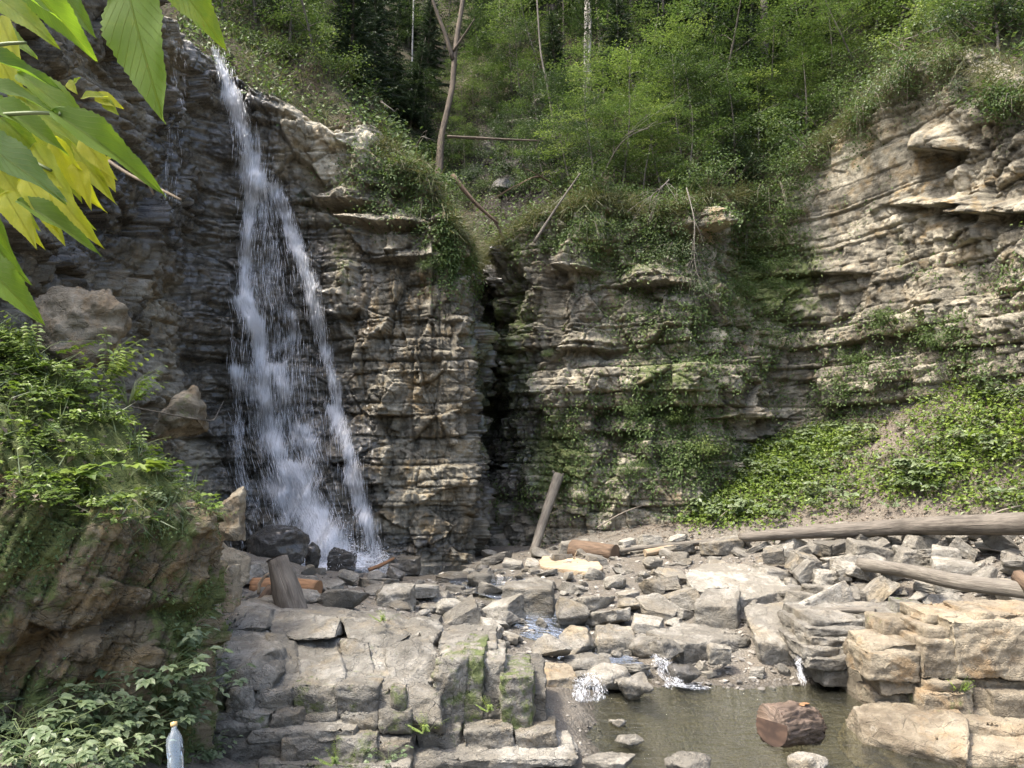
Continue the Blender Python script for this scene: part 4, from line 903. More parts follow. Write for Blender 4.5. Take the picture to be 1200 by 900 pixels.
# the log chunk in the pool
org = P(928, 868, 6.55); org.z = -.12; root = thing('log_chunk', org, 'short thick wet log chunk standing in the pool, reddish bark', 'log')
a0, a1 = P(905, 849, 6.5), P(950, 845, 6.85)
Vt = tube([a0 + Vector((0, 0, -.02)), a0.lerp(a1, .5) + Vector((0, 0, .0)), a1 + Vector((0, 0, -.04))], [.155, .16, .15], 72, 17, .10, ring=.012, rib=.16)
add('bark', tube_mesh('bark', [Vt], M['bark_red'], org), root)
dv = (a1 - a0).normalized(); add('cut_end', disc('cut_end', a0 + Vector((0, 0, -.02)) - dv * .003, -dv, .145, M['end_grain'], org, 2), root); add('cut_end', disc('cut_end', a1 + Vector((0, 0, -.04)) + dv * .003, dv, .138, M['end_grain'], org, 4), root)
sc_p = [a1 + Vector((-.09 + .07 * math.cos(q) * (1 + .35 * math.sin(3 * q) + .2 * math.sin(5 * q)), 0, 0)) + Vector((0, -.05 + .09 * math.sin(q), 0)) for q in np.linspace(0, 6.283, 18, False)]
V_ = []; ax0 = a0 + Vector((0, 0, -.02)); 
for p in [a1 + Vector((-.09, -.05, 0))] + sc_p:
    tpar = (p - ax0).dot(dv); c_ = ax0 + dv * tpar + Vector((0, 0, -.01)); rel = p - c_; ph = math.atan2(rel.y + .0, .22); V_.append(c_ + Vector((0, math.sin(ph) * .178, math.cos(ph) * .178)))
add('bare_patch', mesh_np('bare_patch', np.array(V_) - np.array(org), np.array([[0, 1 + i, 1 + (i + 1) % 18] for i in range(18)]), M['wood_orange'], uv=np.array([[v_.y, v_.x] for v_ in V_])), root)
# ================================================================ water
n = NT('pool_water'); co = n.coord('Object')
wv = n.noise(n.scaled(co, (2.2, 5.5, 1)), 2.6, 4, .6, .8); w2 = n.noise(co, 22, 3, .6)
nb = n.bump(n.math('ADD', wv, n.math('MULTIPLY', w2, .05)), .75, .05)
gl = n.n('ShaderNodeBsdfGlossy'); gl.inputs['Roughness'].default_value = .03; gl.inputs['Color'].default_value = (.9, .95, 1, 1); n.l(nb, gl.inputs['Normal'])
tr = n.n('ShaderNodeBsdfTransparent'); tr.inputs['Color'].default_value = (.80, .81, .68, 1)
df = n.n('ShaderNodeBsdfDiffuse'); df.inputs['Color'].default_value = (.20, .20, .15, 1)
m1 = n.n('ShaderNodeMixShader'); m1.inputs[0].default_value = .08; n.l(tr.outputs[0], m1.inputs[1]); n.l(df.outputs[0], m1.inputs[2])
fr = n.n('ShaderNodeFresnel'); fr.inputs['IOR'].default_value = 1.45; n.l(nb, fr.inputs['Normal'])
m2 = n.n('ShaderNodeMixShader'); n.l(fr.outputs[0], m2.inputs[0]); n.l(m1.outputs[0], m2.inputs[1]); n.l(gl.outputs[0], m2.inputs[2])
M['pool'] = n.done(m2.outputs[0])
px_, py_ = np.meshgrid(np.linspace(-.6, 4.6, 40), np.linspace(4.2, 9.2, 40))
me = mesh_np('pool_water', np.stack([px_, py_, 0 * px_], -1).reshape(-1, 3), grid_faces(40, 40), M['pool'])
tag(add('pool_water', me), 'clear olive green pool at the bottom of the picture', 'water', kind='structure')
q_ = [(395, 664, 12.8), (470, 654, 13.4), (540, 655, 13.5), (572, 662, 13.0), (520, 672, 12.3), (440, 674, 12.2)]
zz = .46; pp = [P(*q) for q in q_]; c_ = sum(pp, Vector()) / len(pp)
V_ = [[c_.x, c_.y, zz]] + [[p.x, p.y, zz] for p in pp]
tag(add('plunge_water', mesh_np('plunge_water', np.array(V_), np.array([[0, 1 + i, 1 + (i + 1) % len(pp)] for i in range(len(pp))]), M['pool'])), 'shallow still water right of the waterfall foot', 'water', kind='structure')
sp = [(560, 668), (575, 690), (612, 708), (640, 728), (655, 745), (690, 762), (700, 785), (692, 796)]
sg = [hit_ground(*q) for q in sp]; A_ = np.array([[g.x, g.y] for g in sg]); tt_ = np.linspace(0, len(sp) - 1, 90); sx_ = gsm(np.interp(tt_, np.arange(len(sp)), A_[:, 0]), 4); sy_ = gsm(np.interp(tt_, np.arange(len(sp)), A_[:, 1]), 4)
uu = np.linspace(-1, 1, 15); qx, qy = np.gradient(sx_), np.gradient(sy_); ql = np.hypot(qx, qy); wd_ = .42 + .16 * np.sin(tt_ * 2.3)
SX = sx_[:, None] - (qy / ql * wd_)[:, None] * uu; SY = sy_[:, None] + (qx / ql * wd_)[:, None] * uu; SZ = np.repeat(ground_z(sx_, sy_)[:, None], 15, 1) * .6 + ground_z(SX, SY) * .4 + .022
tag(add('stream_water', mesh_np('stream_water', np.stack([SX, SY, SZ], -1).reshape(-1, 3), grid_faces(90, 15), M['pool'])), 'shallow stream water running between the stones', 'water', kind='structure')

# falling water: a veil that follows the rock, and thousands of separate streaks
STREAM = {'main': [(250, 56, 5), (256, 75, 7), (266, 100, 10), (278, 130, 14), (288, 160, 17), (298, 205, 22), (306, 255, 26), (314, 310, 34), (318, 360, 42), (322, 420, 48), (328, 480, 52), (336, 540, 56), (350, 600, 62), (375, 655, 76)],
  'a': [(252, 58, 5), (270, 105, 9), (285, 150, 11), (296, 205, 13), (292, 260, 9), (286, 320, 8), (288, 352, 9), (300, 378, 10), (308, 440, 11), (316, 500, 13), (334, 550, 20), (362, 600, 26), (392, 650, 32), (400, 668, 36)],
  'b': [(318, 215, 10), (338, 265, 10), (356, 310, 10), (372, 370, 9), (386, 430, 8), (396, 478, 7), (410, 530, 9), (424, 590, 10), (440, 650, 14)],
  'c': [(272, 400, 6), (277, 460, 7), (282, 520, 9), (286, 570, 10)],
  't': [(206, 50, 1.6), (202, 110, 1.8), (196, 190, 2.2), (194, 225, 3)]}
WGT = {'main': .5, 'a': .85, 'b': .70, 'c': .45, 't': .35}
def dens(px, py):
    r = np.zeros_like(px)
    for k, l in STREAM.items():
        a = np.array(l, float); cx = np.interp(py, a[:, 1], a[:, 0]); w_ = np.interp(py, a[:, 1], a[:, 2])
        inside = (py >= a[0, 1] - 2) & (py <= a[-1, 1] + 6)
        wg_ = np.interp(py, [60, 190, 235, 400, 440, 600, 655], [.55, .55, .38, .36, .38, .40, .45]) if k == 'main' else WGT[k]
        r = np.maximum(r, wg_ * np.exp(-(np.abs(px - cx) / w_) ** (2.6 if k == 'main' else 2)) * inside)
    # white knots where the water strikes a rock step
    for (kx, ky, rx_, ry_, a_) in KNOTS: r = r + a_ * np.exp(-(((px - kx - .25 * (py - ky)) / rx_) ** 2) - np.where(py > ky, (py - ky) / ry_, (ky - py) / 4) ** 2) * (r > .04)
    return r
KNOTS = [(284, 352, 12, 26, .8), (297, 372, 9, 40, .5), (303, 456, 10, 26, .6), (324, 430, 9, 30, .5), (344, 545, 14, 40, .7), (322, 560, 10, 40, .5), (388, 478, 7, 40, .9), (408, 552, 7, 40, .8), (276, 432, 9, 24, .6), (268, 110, 10, 30, .4), (300, 205, 14, 26, .5), (342, 268, 9, 30, .5), (366, 350, 8, 30, .4), (372, 600, 16, 40, .6), (352, 500, 12, 30, .5)]
c0, c1 = int(np.searchsorted(PXS, 182)), int(np.searchsorted(PXS, 478))
Dw = D[:, c0:c1].copy()
def maxf(a, k, ax):
    o = a.copy()
    for i in range(1, k + 1):
        for sg in (-i, i): o = np.maximum(o, np.roll(a, sg, ax))
    return o
def boxf(a, k, ax):
    c = np.cumsum(np.concatenate([np.repeat(np.take(a, [0], ax), k + 1, ax), a, np.repeat(np.take(a, [-1], ax), k, ax)], ax), ax)
    n_ = a.shape[ax]; return (np.take(c, np.arange(2 * k + 1, 2 * k + 1 + n_), ax) - np.take(c, np.arange(n_), ax)) / (2 * k + 1)
Dw = maxf(maxf(Dw, 4, 0), 3, 1); Dw = boxf(boxf(Dw, 4, 0), 4, 1) + .03
top = D[-1, c0:c1]
bx, by = BX[:, c0:c1], BY[:, c0:c1]
VX = bx + nx[c0:c1] * Dw; VY = by + ny[c0:c1] * Dw; VZ = Z[:, c0:c1]
VG = np.stack([VX, VY, VZ], -1)
vpx, vpy = proj(VG); de = dens(vpx, vpy)
n = NT('falling_water'); uv = n.coord('UV')
s1 = n.noise(n.scaled(uv, (18, .9, 1)), 1.0, 7, .70, .6); s2 = n.noise(n.scaled(uv, (75, 3.2, 1)), 1.0, 4, .7, .3); s3 = n.noise(n.scaled(uv, (3.0, 1.6, 1)), 1.0, 4, .6, .6)
dn = n.attr('dens')
k = n.math('ADD', n.math('MULTIPLY', s1, .55), n.math('ADD', n.math('MULTIPLY', s2, .35), n.math('MULTIPLY', s3, .55)))
al = n.math('MULTIPLY', n.mr(n.math('ADD', k, n.math('MULTIPLY', dn, .42)), .84, 1.15), n.mr(dn, .03, .22), clamp=True)
al = n.math('MULTIPLY', al, .92)
wd = n.n('ShaderNodeBsdfDiffuse'); wd.inputs['Color'].default_value = (.92, .94, .98, 1)
wt = n.n('ShaderNodeBsdfTranslucent'); wt.inputs['Color'].default_value = (.92, .94, .98, 1)
wg = n.n('ShaderNodeBsdfGlossy'); wg.inputs['Roughness'].default_value = .25; n.l(n.bump(s2, .6, .04), wg.inputs['Normal'])
ma = n.n('ShaderNodeMixShader'); ma.inputs[0].default_value = .35; n.l(wd.outputs[0], ma.inputs[1]); n.l(wt.outputs[0], ma.inputs[2])
mb = n.n('ShaderNodeMixShader'); mb.inputs[0].default_value = .18; n.l(ma.outputs[0], mb.inputs[1]); n.l(wg.outputs[0], mb.inputs[2])
tp = n.n('ShaderNodeBsdfTransparent'); mc = n.n('ShaderNodeMixShader'); n.l(al, mc.inputs[0]); n.l(tp.outputs[0], mc.inputs[1]); n.l(mb.outputs[0], mc.inputs[2])
M['veil'] = n.done(mc.outputs[0])
n = NT('water_streak'); 
wd = n.n('ShaderNodeBsdfDiffuse'); wd.inputs['Color'].default_value = (.93, .95, .98, 1); wt = n.n('ShaderNodeBsdfTranslucent'); wt.inputs['Color'].default_value = (.93, .95, .98, 1)
wg = n.n('ShaderNodeBsdfGlossy'); wg.inputs['Roughness'].default_value = .15
ma = n.n('ShaderNodeMixShader'); ma.inputs[0].default_value = .4; n.l(wd.outputs[0], ma.inputs[1]); n.l(wt.outputs[0], ma.inputs[2])
mb = n.n('ShaderNodeMixShader'); mb.inputs[0].default_value = .2; n.l(ma.outputs[0], mb.inputs[1]); n.l(wg.outputs[0], mb.inputs[2]); M['streak'] = n.done(mb.outputs[0])

st_ = 2
G2 = VG[::st_, ::st_]; d2 = de[::st_, ::st_]
R2, C2 = d2.shape; F2 = grid_faces(R2, C2); keepf = d2.reshape(-1)[F2].max(1) > .03; F2 = F2[keepf]
uvw = np.stack([np.broadcast_to(s[c0:c1][::st_][None], (R2, C2)).ravel() - s[c0], G2[..., 2].ravel() - .18 * (np.broadcast_to(s[c0:c1][::st_][None], (R2, C2)).ravel() - s[c0])], 1)
used = np.unique(F2); remap = np.full(R2 * C2, -1); remap[used] = np.arange(len(used))
base = P(370, 662, 13.0); wf = thing('waterfall', base, 'tall white waterfall spilling down the dark layered cliff', 'waterfall')
ob = np.array(base)
add('water_veil', mesh_np('water_veil', G2.reshape(-1, 3)[used] - ob, remap[F2], M['veil'], {'dens': d2.reshape(-1)[used]}, uv=uvw[used]), wf)
def octas(pos, dv, L, W):
    """Elongated water drops: one small octahedron each."""
    N = len(pos); dv = dv / (np.linalg.norm(dv, axis=1, keepdims=True) + 1e-9)
    u = np.cross(dv, np.array([.3, 1, .2])); u /= np.linalg.norm(u, axis=1, keepdims=True) + 1e-9; w_ = np.cross(dv, u)
    V = np.stack([pos - dv * L[:, None] * .4, pos + dv * L[:, None] * .6, pos + u * W[:, None], pos - u * W[:, None], pos + w_ * W[:, None], pos - w_ * W[:, None]], 1).reshape(-1, 3)
    T = np.array([[0, 2, 4], [0, 4, 3], [0, 3, 5], [0, 5, 2], [1, 4, 2], [1, 3, 4], [1, 5, 3], [1, 2, 5]])
    F = (np.arange(N)[:, None, None] * 6 + T[None]).reshape(-1, 3); return V, F
fl = de.ravel(); pr = (fl ** 1.5) * (fl > .05); pr /= pr.sum()
NS = 6500; idx = RNG.choice(len(fl), NS, p=pr)
ri, ci = np.unravel_index(idx, de.shape)
pos = VG.reshape(-1, 3)[idx] + np.stack([nx[c0:c1][ci], ny[c0:c1][ci], 0 * ci], 1) * (RNG.random(NS) ** 2 * .22)[:, None] + RNG.normal(0, .02, (NS, 3))
# the streak follows its stream's slant
def slant(px, py):
    a = np.array(STREAM['a'], float); b = np.array(STREAM['b'], float)
    ga = np.interp(py, a[:-1, 1], np.diff(a[:, 0]) / np.diff(a[:, 1])); gb = np.interp(py, b[:-1, 1], np.diff(b[:, 0]) / np.diff(b[:, 1]))
    cb = np.interp(py, b[:, 1], b[:, 0]); return np.where((py > 215) & (px > cb - 25), gb, ga) * .6
sx = slant(vpx.ravel()[idx], vpy.ravel()[idx])
dv = np.stack([sx + RNG.normal(0, .10, NS), RNG.normal(-.08, .06, NS), -np.ones(NS)], 1)
hgt = np.clip((vpy.ravel()[idx] - 60) / 300, .25, 1)
V, F = octas(pos, dv, RNG.uniform(.08, .45, NS) * (.5 + .5 * hgt), RNG.uniform(.0012, .0038, NS))
add('water_streaks', mesh_np('water_streaks', V - ob, F, M['streak']), wf)
# splash at the foot
NS = 3200; t = RNG.random(NS)
cx = 330 + 125 * t; dep = 12.9 + RNG.normal(0, .25, NS); hh = np.abs(RNG.normal(0, .16, NS)) * (1 + 1.2 * np.exp(-((cx - 395) / 30) ** 2))
pos = np.array([P(a, 667, b) for a, b in zip(cx, dep)]); pos[:, 2] = .42 + hh
dv = np.stack([RNG.normal(0, .6, NS), RNG.normal(-.2, .5, NS), RNG.normal(.3, .6, NS)], 1)
V, F = octas(pos, dv, RNG.uniform(.01, .06, NS), RNG.uniform(.002, .007, NS))
add('splash', mesh_np('splash', V - ob, F, M['streak']), wf)
def foam_mat(name, sc_):
  n = NT(name); co = n.coord('Object'); f = n.noise(n.scaled(co, sc_), 2.0, 6, .7, .8)
  wd = n.pbsdf((.82, .86, .92), .3, n.bump(f, .6, .05), .5); tp = n.n('ShaderNodeBsdfTransparent'); mc = n.n('ShaderNodeMixShader'); dn = n.attr('dens')
  n.l(n.math('MULTIPLY', n.mr(n.math('ADD', f, n.math('MULTIPLY', dn, .5)), .62, .95), n.mr(dn, 0, .2), clamp=True), mc.inputs[0]); n.l(tp.outputs[0], mc.inputs[1]); n.l(wd, mc.inputs[2]); return n.done(mc.outputs[0])
M['foam'] = foam_mat('foam_water', (4, 4, 4)); M['foam_small'] = foam_mat('foam_small', (34, 7, 7))
fx, fy = np.meshgrid(np.linspace(0, 1, 50), np.linspace(0, 1, 24))
pa, pb = P(300, 660, 13.5), P(480, 660, 13.5)
FX = pa.x + (pb.x - pa.x) * fx; FY = 12.0 + 1.9 * fy; FZ = .50 + .05 * fbm(FX * 3, FY * 3, oct=3, seed=300) + .25 * fy ** 2
dn_ = np.exp(-(((fx - .52) / .36) ** 2 + ((fy - .55) / .42) ** 2) * 1.2)
add('foam', mesh_np('foam', np.stack([FX, FY, FZ], -1).reshape(-1, 3) - ob, grid_faces(24, 50), M['foam'], {'dens': dn_}), wf)

def cascade(label, paths, width, N, seed):
    """Little white-water step: streaks along paths (px,py,depth) plus a foam tongue."""
    r = np.random.default_rng(seed); pts = [[np.array(P(*q)) for q in p] for p in paths]
    b = pts[0][-1]; root = thing('cascade', b, label, 'cascade')
    Vs, Fs, Ds = [], [], []; off = 0
    for p in pts:
        Ps, Dv = [], []; p = np.array(p); L_ = np.linspace(0, len(p) - 1, 40); A = np.stack([np.interp(L_, np.arange(len(p)), p[:, k]) for k in range(3)], 1); A[:, 0] += gsm(r.normal(0, .03, 40), 2); width_ = width * (.5 + r.random() + .6 * np.linspace(0, 1, 40)[:, None] + .5 * gsm(r.normal(0, 1, 40), 2)[:, None]); T = np.gradient(A, axis=0)
        for k in range(N // len(pts)):
            i = r.integers(0, 40); Ps.append(A[i] + np.array([r.normal(0, width * .5), r.normal(0, .03) - .02, abs(r.normal(0, .022)) + .01])); Dv.append(T[i] / np.linalg.norm(T[i]) + r.normal(0, .05, 3))
        u = np.linspace(-1, 1, 9); Gv = A[:, None, :] + np.stack([u[None] * width_, 0 * u[None] + 0 * width_ - .01, .012 * (1 - u * u)[None] + 0 * width_], -1) + r.normal(0, .006, (40, 9, 3))
        Vs.append(Gv.reshape(-1, 3)); Fs.append(grid_faces(40, 9) + off); off += 360; Ds.append(np.broadcast_to(.34 * (1 - u ** 2), (40, 9)).ravel())
        V, F = octas(np.array(Ps), np.array(Dv), r.uniform(.02, .08, len(Ps)), r.uniform(.0008, .0022, len(Ps)))
        add('water_streaks', mesh_np('water_streaks', V - b, F, M['streak']), root)
    add('foam', mesh_np('foam', np.concatenate(Vs) - b, np.concatenate(Fs), M['foam_small'], {'dens': np.concatenate(Ds)}), root)
    return root
cascade('left-hand white cascade dropping into the pool between two boulders', [[(690, 792, 7.9), (688, 800, 7.7), (686, 822, 7.5)], [(700, 793, 7.9), (700, 802, 7.72), (702, 822, 7.5)], [(680, 798, 7.85), (678, 806, 7.7), (676, 824, 7.5)]], .05, 330, 5)
cascade('right-hand white cascade sliding over wet stones into the pool', [[(766, 768, GD(766, 768, .955)), (774, 786, GD(774, 786, .96)), (784, 806, 7.75)], [(776, 774, GD(776, 774, .96)), (788, 790, GD(788, 790, .97)), (794, 804, 7.85)], [(784, 800, 7.95), (800, 806, 7.8), (826, 808, 7.78)]], .05, 360, 6)
cascade('thin white trickle falling beside the tilted square block', [[(937, 762, 8.3), (938, 780, 8.1), (941, 802, 7.95)]], .022, 220, 7)
# ================================================================ vegetation
M['leaf_mid'] = leaf_material('leaf_mid', [(.032, .055, .018), (.06, .10, .03), (.105, .15, .05), (.18, .23, .085)], .35)
M['leaf_bright'] = leaf_material('leaf_bright', [(.045, .075, .022), (.09, .135, .04), (.16, .21, .065), (.29, .34, .12)], .42)
M['leaf_dark'] = leaf_material('leaf_dark', [(.018, .034, .014), (.032, .055, .022), (.055, .085, .034), (.085, .12, .05)], .25)
M['needle'] = leaf_material('needle', [(.018, .034, .02), (.028, .05, .028), (.045, .07, .036), (.07, .10, .048)], .15)
M['herb'] = leaf_material('herb_leaf', [(.05, .085, .016), (.10, .155, .028), (.17, .23, .04), (.27, .33, .08)], .35, .35, .4)
M['herb_pale'] = leaf_material('herb_pale', [(.05, .08, .035), (.09, .13, .06), (.15, .19, .10), (.24, .27, .16)], .3, .35, .4)
M['dry_grass'] = leaf_material('dry_grass', [(.04, .05, .018), (.08, .09, .035), (.13, .13, .06), (.21, .19, .11)], .25)
M['litter'] = leaf_material('leaf_litter', [(.05, .037, .025), (.11, .082, .058), (.19, .15, .115), (.31, .26, .20)], .1)

def unit(v): return v / (np.linalg.norm(v, axis=-1, keepdims=True) + 1e-9)
def leaves(pos, dv, nrm, L, W, six=False, droop=.15):
    N = len(pos); dv = unit(dv); side = unit(np.cross(dv, nrm)); nrm = np.cross(side, dv); L = np.broadcast_to(L, N)[:, None]; W = np.broadcast_to(W, N)[:, None]
    tip = pos + dv * L - nrm * L * droop
    if not six:
        mid = pos + dv * L * .45; V = np.stack([pos, mid + side * W * .5 + nrm * W * .12, tip, mid - side * W * .5 + nrm * W * .12], 1)
        return V.reshape(-1, 3), np.arange(N * 4).reshape(N, 4)
    a = pos + dv * L * .28; b = pos + dv * L * .65 - nrm * L * droop * .35
    # two halves folded along the midrib: base, r1, r2, tip, m2 / mirrored
    V = np.stack([pos, a + side * W * .46 + nrm * W * .13, b + side * W * .40 + nrm * W * .10, tip, b - side * W * .40 + nrm * W * .10, a - side * W * .46 + nrm * W * .13, a, b], 1)
    q = np.array([[0, 1, 6, 0], [1, 2, 7, 6], [2, 3, 7, 2], [0, 6, 5, 0], [6, 7, 4, 5], [7, 3, 4, 7]])
    T = np.array([[0, 1, 6], [1, 2, 7], [1, 7, 6], [2, 3, 7], [0, 6, 5], [6, 7, 4], [6, 4, 5], [7, 3, 4]])
    return V.reshape(-1, 3), (np.arange(N)[:, None, None] * 8 + T[None]).reshape(-1, 3)
def leaf_mesh(name, parts, mat):
    """parts: list of (V, F, rnd per leaf)."""
    Vs, Fs, R = [], [], []; off = 0
    for V, F, r in parts:
        Vs.append(V); Fs.append(F + off); off += len(V); R.append(np.repeat(r, len(V) // len(r)))
    return mesh_np(name, np.concatenate(Vs), np.concatenate(Fs), mat, {'rnd': np.concatenate(R)}, smooth=False)
def rvec(n_, r): v = r.normal(0, 1, (n_, 3)); return unit(v)
UP = np.array([0, 0, 1.0])

def broadleaf(seed, h=4.0, spread=1.3, nl=3600, mat='leaf_mid', leafL=.085, bark='bark_grey', base=.10, trunk_r=.05, lean=.25):
    """Slender ravine tree: trunk, limbs, and leaves in flat layered sprays along the limbs."""
    r = np.random.default_rng(seed); top = np.array([r.normal(0, lean), r.normal(-.25, lean), h])
    tz = np.linspace(0, 1, 7); tp = tz[:, None] * top + np.stack([.12 * np.sin(tz * 5 + seed), .12 * np.cos(tz * 4 + seed) - .12, 0 * tz], 1) * tz[:, None]
    tubes = [tube(tp, trunk_r * (1 - .85 * tz), 8, seed, .05, ring=.15)]; cen = []
    nb = int(13 + 3 * r.random())
    for i in range(nb):
        f = base + (1 - base) * (i + r.random() * .7) / nb; b = np.array([np.interp(f, tz, tp[:, k]) for k in range(3)])
        a = i * 2.4 + r.normal(0, .5); L_ = spread * (.35 + .75 * math.sin(math.pi * min(1, (f - base * .6) / (1.08 - base * .6)) ** .8)) * r.uniform(.75, 1.25)
        d = np.array([math.cos(a), math.sin(a), .30 + .5 * f * r.random()]); e = b + d * L_; m = b + d * L_ * .5 + np.array([0, 0, .1 * L_])
        tubes.append(tube([b, m, e], [trunk_r * .38 * (1.1 - f), trunk_r * .25 * (1.1 - f), .004], 5, seed + i, .04, ring=.2))
        for k in range(max(3, int(L_ * 7))):
            u = .25 + .8 * r.random(); c = b + (e - b) * u + np.array([0, 0, .1 * L_ * math.sin(math.pi * min(u, 1))]); sd = r.normal(0, .20 * L_, 3) * np.array([1, 1, .28]); cen.append((c + sd, d, .20 + .20 * r.random(), r.random()))
    cen_p = np.array([c[0] for c in cen]); per = max(6, nl // len(cen)); N = len(cen) * per; ci = np.repeat(np.arange(len(cen)), per)
    rad = np.array([c[2] for c in cen])[ci]; off = r.normal(0, 1, (N, 3)) * np.array([.62, .62, .16]) * rad[:, None]
    off[:, 2] -= .5 * (off[:, 0] ** 2 + off[:, 1] ** 2)
    dv = unit(np.stack([off[:, 0], off[:, 1], 0 * off[:, 0]], 1) + .8 * np.array([c[1] for c in cen])[ci] + r.normal(0, .55, (N, 3)) * np.array([1, 1, .5]) - .25 * UP)
    nr_ = unit(UP + r.normal(0, .42, (N, 3)))
    V, F = leaves(cen_p[ci] + off, dv, nr_, leafL * r.uniform(.6, 1.25, N), leafL * .62 * r.uniform(.7, 1.2, N))
    rn = np.clip(np.array([c[3] for c in cen])[ci] * .55 + r.random(N) * .45, 0, 1)
    return tube_mesh('trunk', tubes, M[bark], (0, 0, 0)), leaf_mesh('crown', [(V, F, rn)], M[mat])

def spruce(seed, h=5.0, sp=.26, mat='needle'):
    r = np.random.default_rng(seed); tubes = [tube([(0, 0, 0), (r.normal(0, .05), r.normal(0, .05), h * .5), (r.normal(0, .1), 0, h)], [.07, .04, .006], 8, seed, .03, ring=.3)]
    Ps, Dv, Nn, Ls, Rn = [], [], [], [], []
    nw = 24
    for i in range(nw):
        f = .10 + .88 * i / nw; z = f * h; L0 = sp * h * (1 - f) ** .8 + .06
        for k in range(7):
            a = k * .9 + i * .55 + r.normal(0, .2); L_ = L0 * r.uniform(.6, 1.15); d = np.array([math.cos(a), math.sin(a), 0]); dr = -.30 + .25 * f
            if r.random() < .10: continue
            nt_ = max(5, int(L_ * 22)); u = np.linspace(.15, 1, nt_); c = np.outer(u * L_, d) + np.stack([0 * u, 0 * u, z + dr * u * L_ + .12 * L_ * u ** 3], 1)
            tubes.append(tube([c[0] - d * .1 * L_, c[-1]], [.010, .003], 4, seed, 0, ring=.5))
            for sg in (-1, 1):
                sdv = np.cross(d, UP) * sg; Ps.append(c); Dv.append(d[None] * .75 + sdv[None] * .8 + r.normal(0, .16, (nt_, 3)) - .30 * UP); Ls.append((.05 + .17 * L_ * (1.1 - u)) * r.uniform(.7, 1.3, nt_) + .04); Rn.append(np.clip(.25 + .5 * u + r.normal(0, .2, nt_), 0, 1)); Nn.append(np.repeat((UP + .3 * sdv)[None], nt_, 0) + r.normal(0, .25, (nt_, 3)))
            Ps.append(c); Dv.append(np.repeat(d[None], nt_, 0) + r.normal(0, .25, (nt_, 3)) - .5 * UP); Ls.append(np.full(nt_, .09)); Rn.append(r.random(nt_)); Nn.append(np.repeat(UP[None], nt_, 0) + r.normal(0, .6, (nt_, 3)))
    Ps, Dv, Nn, Ls, Rn = (np.concatenate(q) for q in (Ps, Dv, Nn, Ls, Rn))
    V, F = leaves(Ps, Dv, Nn, Ls, .030 + .10 * Ls, droop=.2)
    return tube_mesh('trunk', tubes, M['bark_grey'], (0, 0, 0)), leaf_mesh('crown', [(V, F, Rn)], M[mat])

def shrub(seed, rad=.7, nl=1500, mat='leaf_mid', leafL=.06, flat=.6, hang=0.0, stems=7):
    """Bush of thin stems with leaves in clumps; hang > 0 lets the stems droop over an edge (towards -y)."""
    r = np.random.default_rng(seed); tubes = []; cl = []
    for i in range(stems):
        a = r.random() * 6.283; d = np.array([math.cos(a) * .8, math.sin(a) * .8 - .5 * hang, (flat * 1.2) * (1 - .6 * hang)]) * rad * r.uniform(.6, 1.1); e = d - np.array([0, .15 * hang * rad, 1.5 * hang * rad * r.uniform(.3, 1)])
        pts = [np.zeros(3), d * .7 + np.array([0, 0, .1 * rad]), e]; tubes.append(tube(pts, [.012, .008, .003], 5, seed + i, .03, ring=.12))
        for k in range(5):
            u = .35 + .75 * r.random(); q = (1 - u) ** 2 * pts[0] + 2 * u * (1 - u) * pts[1] * 1.3 + u * u * pts[2]; cl.append((q + r.normal(0, .13 * rad, 3), r.uniform(.10, .24) * rad, r.random()))
    per = nl // len(cl); ci = np.repeat(np.arange(len(cl)), per); N = len(ci)
    off = r.normal(0, 1, (N, 3)) * np.array([1, 1, .5]) * np.array([c[1] for c in cl])[ci][:, None]
    dv = unit(off + r.normal(0, .1, (N, 3)) + np.array([0, -.08, -.06])); nr_ = unit(UP + np.array([0, -.35, 0]) + r.normal(0, .45, (N, 3)))
    V, F = leaves(np.array([c[0] for c in cl])[ci] + off, dv, nr_, leafL * r.uniform(.5, 1.25, N), leafL * .68 * r.uniform(.7, 1.2, N))
    rn = np.clip(np.array([c[2] for c in cl])[ci] * .6 + r.random(N) * .4, 0, 1)
    return tube_mesh('stem', tubes, M['twig'], (0, 0, 0)), leaf_mesh('foliage', [(V, F, rn)], M[mat])

BL = {'bright': [broadleaf(i, 4.0, 1.25, 3200, 'leaf_bright', .095) for i in (1, 2, 3)], 'mid': [broadleaf(i, 4.0, 1.35, 3600, 'leaf_mid', .085) for i in (11, 12, 13, 14)], 'dark': [broadleaf(i, 4.5, 1.3, 3600, 'leaf_dark', .085, base=.3) for i in (21, 22)]}
BL['spruce'] = [spruce(i) for i in (31, 32, 33)]; BL['bluespruce'] = [spruce(34, 5, .3)]
SHR = {'mid': [shrub(41 + i, .8, 1500, 'leaf_mid') for i in range(4)], 'bright': [shrub(51 + i, .8, 1400, 'leaf_bright', .065) for i in range(3)], 'hang': [shrub(61 + i, .8, 1500, 'leaf_mid', .055, .5, .8, 10) for i in range(4)], 'dark': [shrub(71 + i, .8, 1400, 'leaf_dark', .06) for i in range(3)], 'pale': [shrub(81 + i, .8, 1300, 'herb_pale', .055, .5, .5, 9) for i in range(2)]}
def plant(name, cat, meshes, loc, sc, rz, group, names=('trunk', 'crown'), tilt=(0, 0)):
    o = bpy.data.objects.new(name, None); COL.objects.link(o); o.location = loc; o.scale = (sc, sc, sc); o.rotation_euler = (tilt[0], tilt[1], rz); o.empty_display_size = .1
    o['category'] = cat; o['group'] = group
    for nm, me in zip(names, meshes): add(nm, me, o)
    return o
rv = random.Random(77); TREES, SHRUBS = [], []
KIND = {'bright': 'yellow-green broadleaf tree', 'mid': 'mid-green broadleaf tree', 'dark': 'dark green broadleaf tree', 'spruce': 'dark spruce', 'bluespruce': 'dark spruce'}
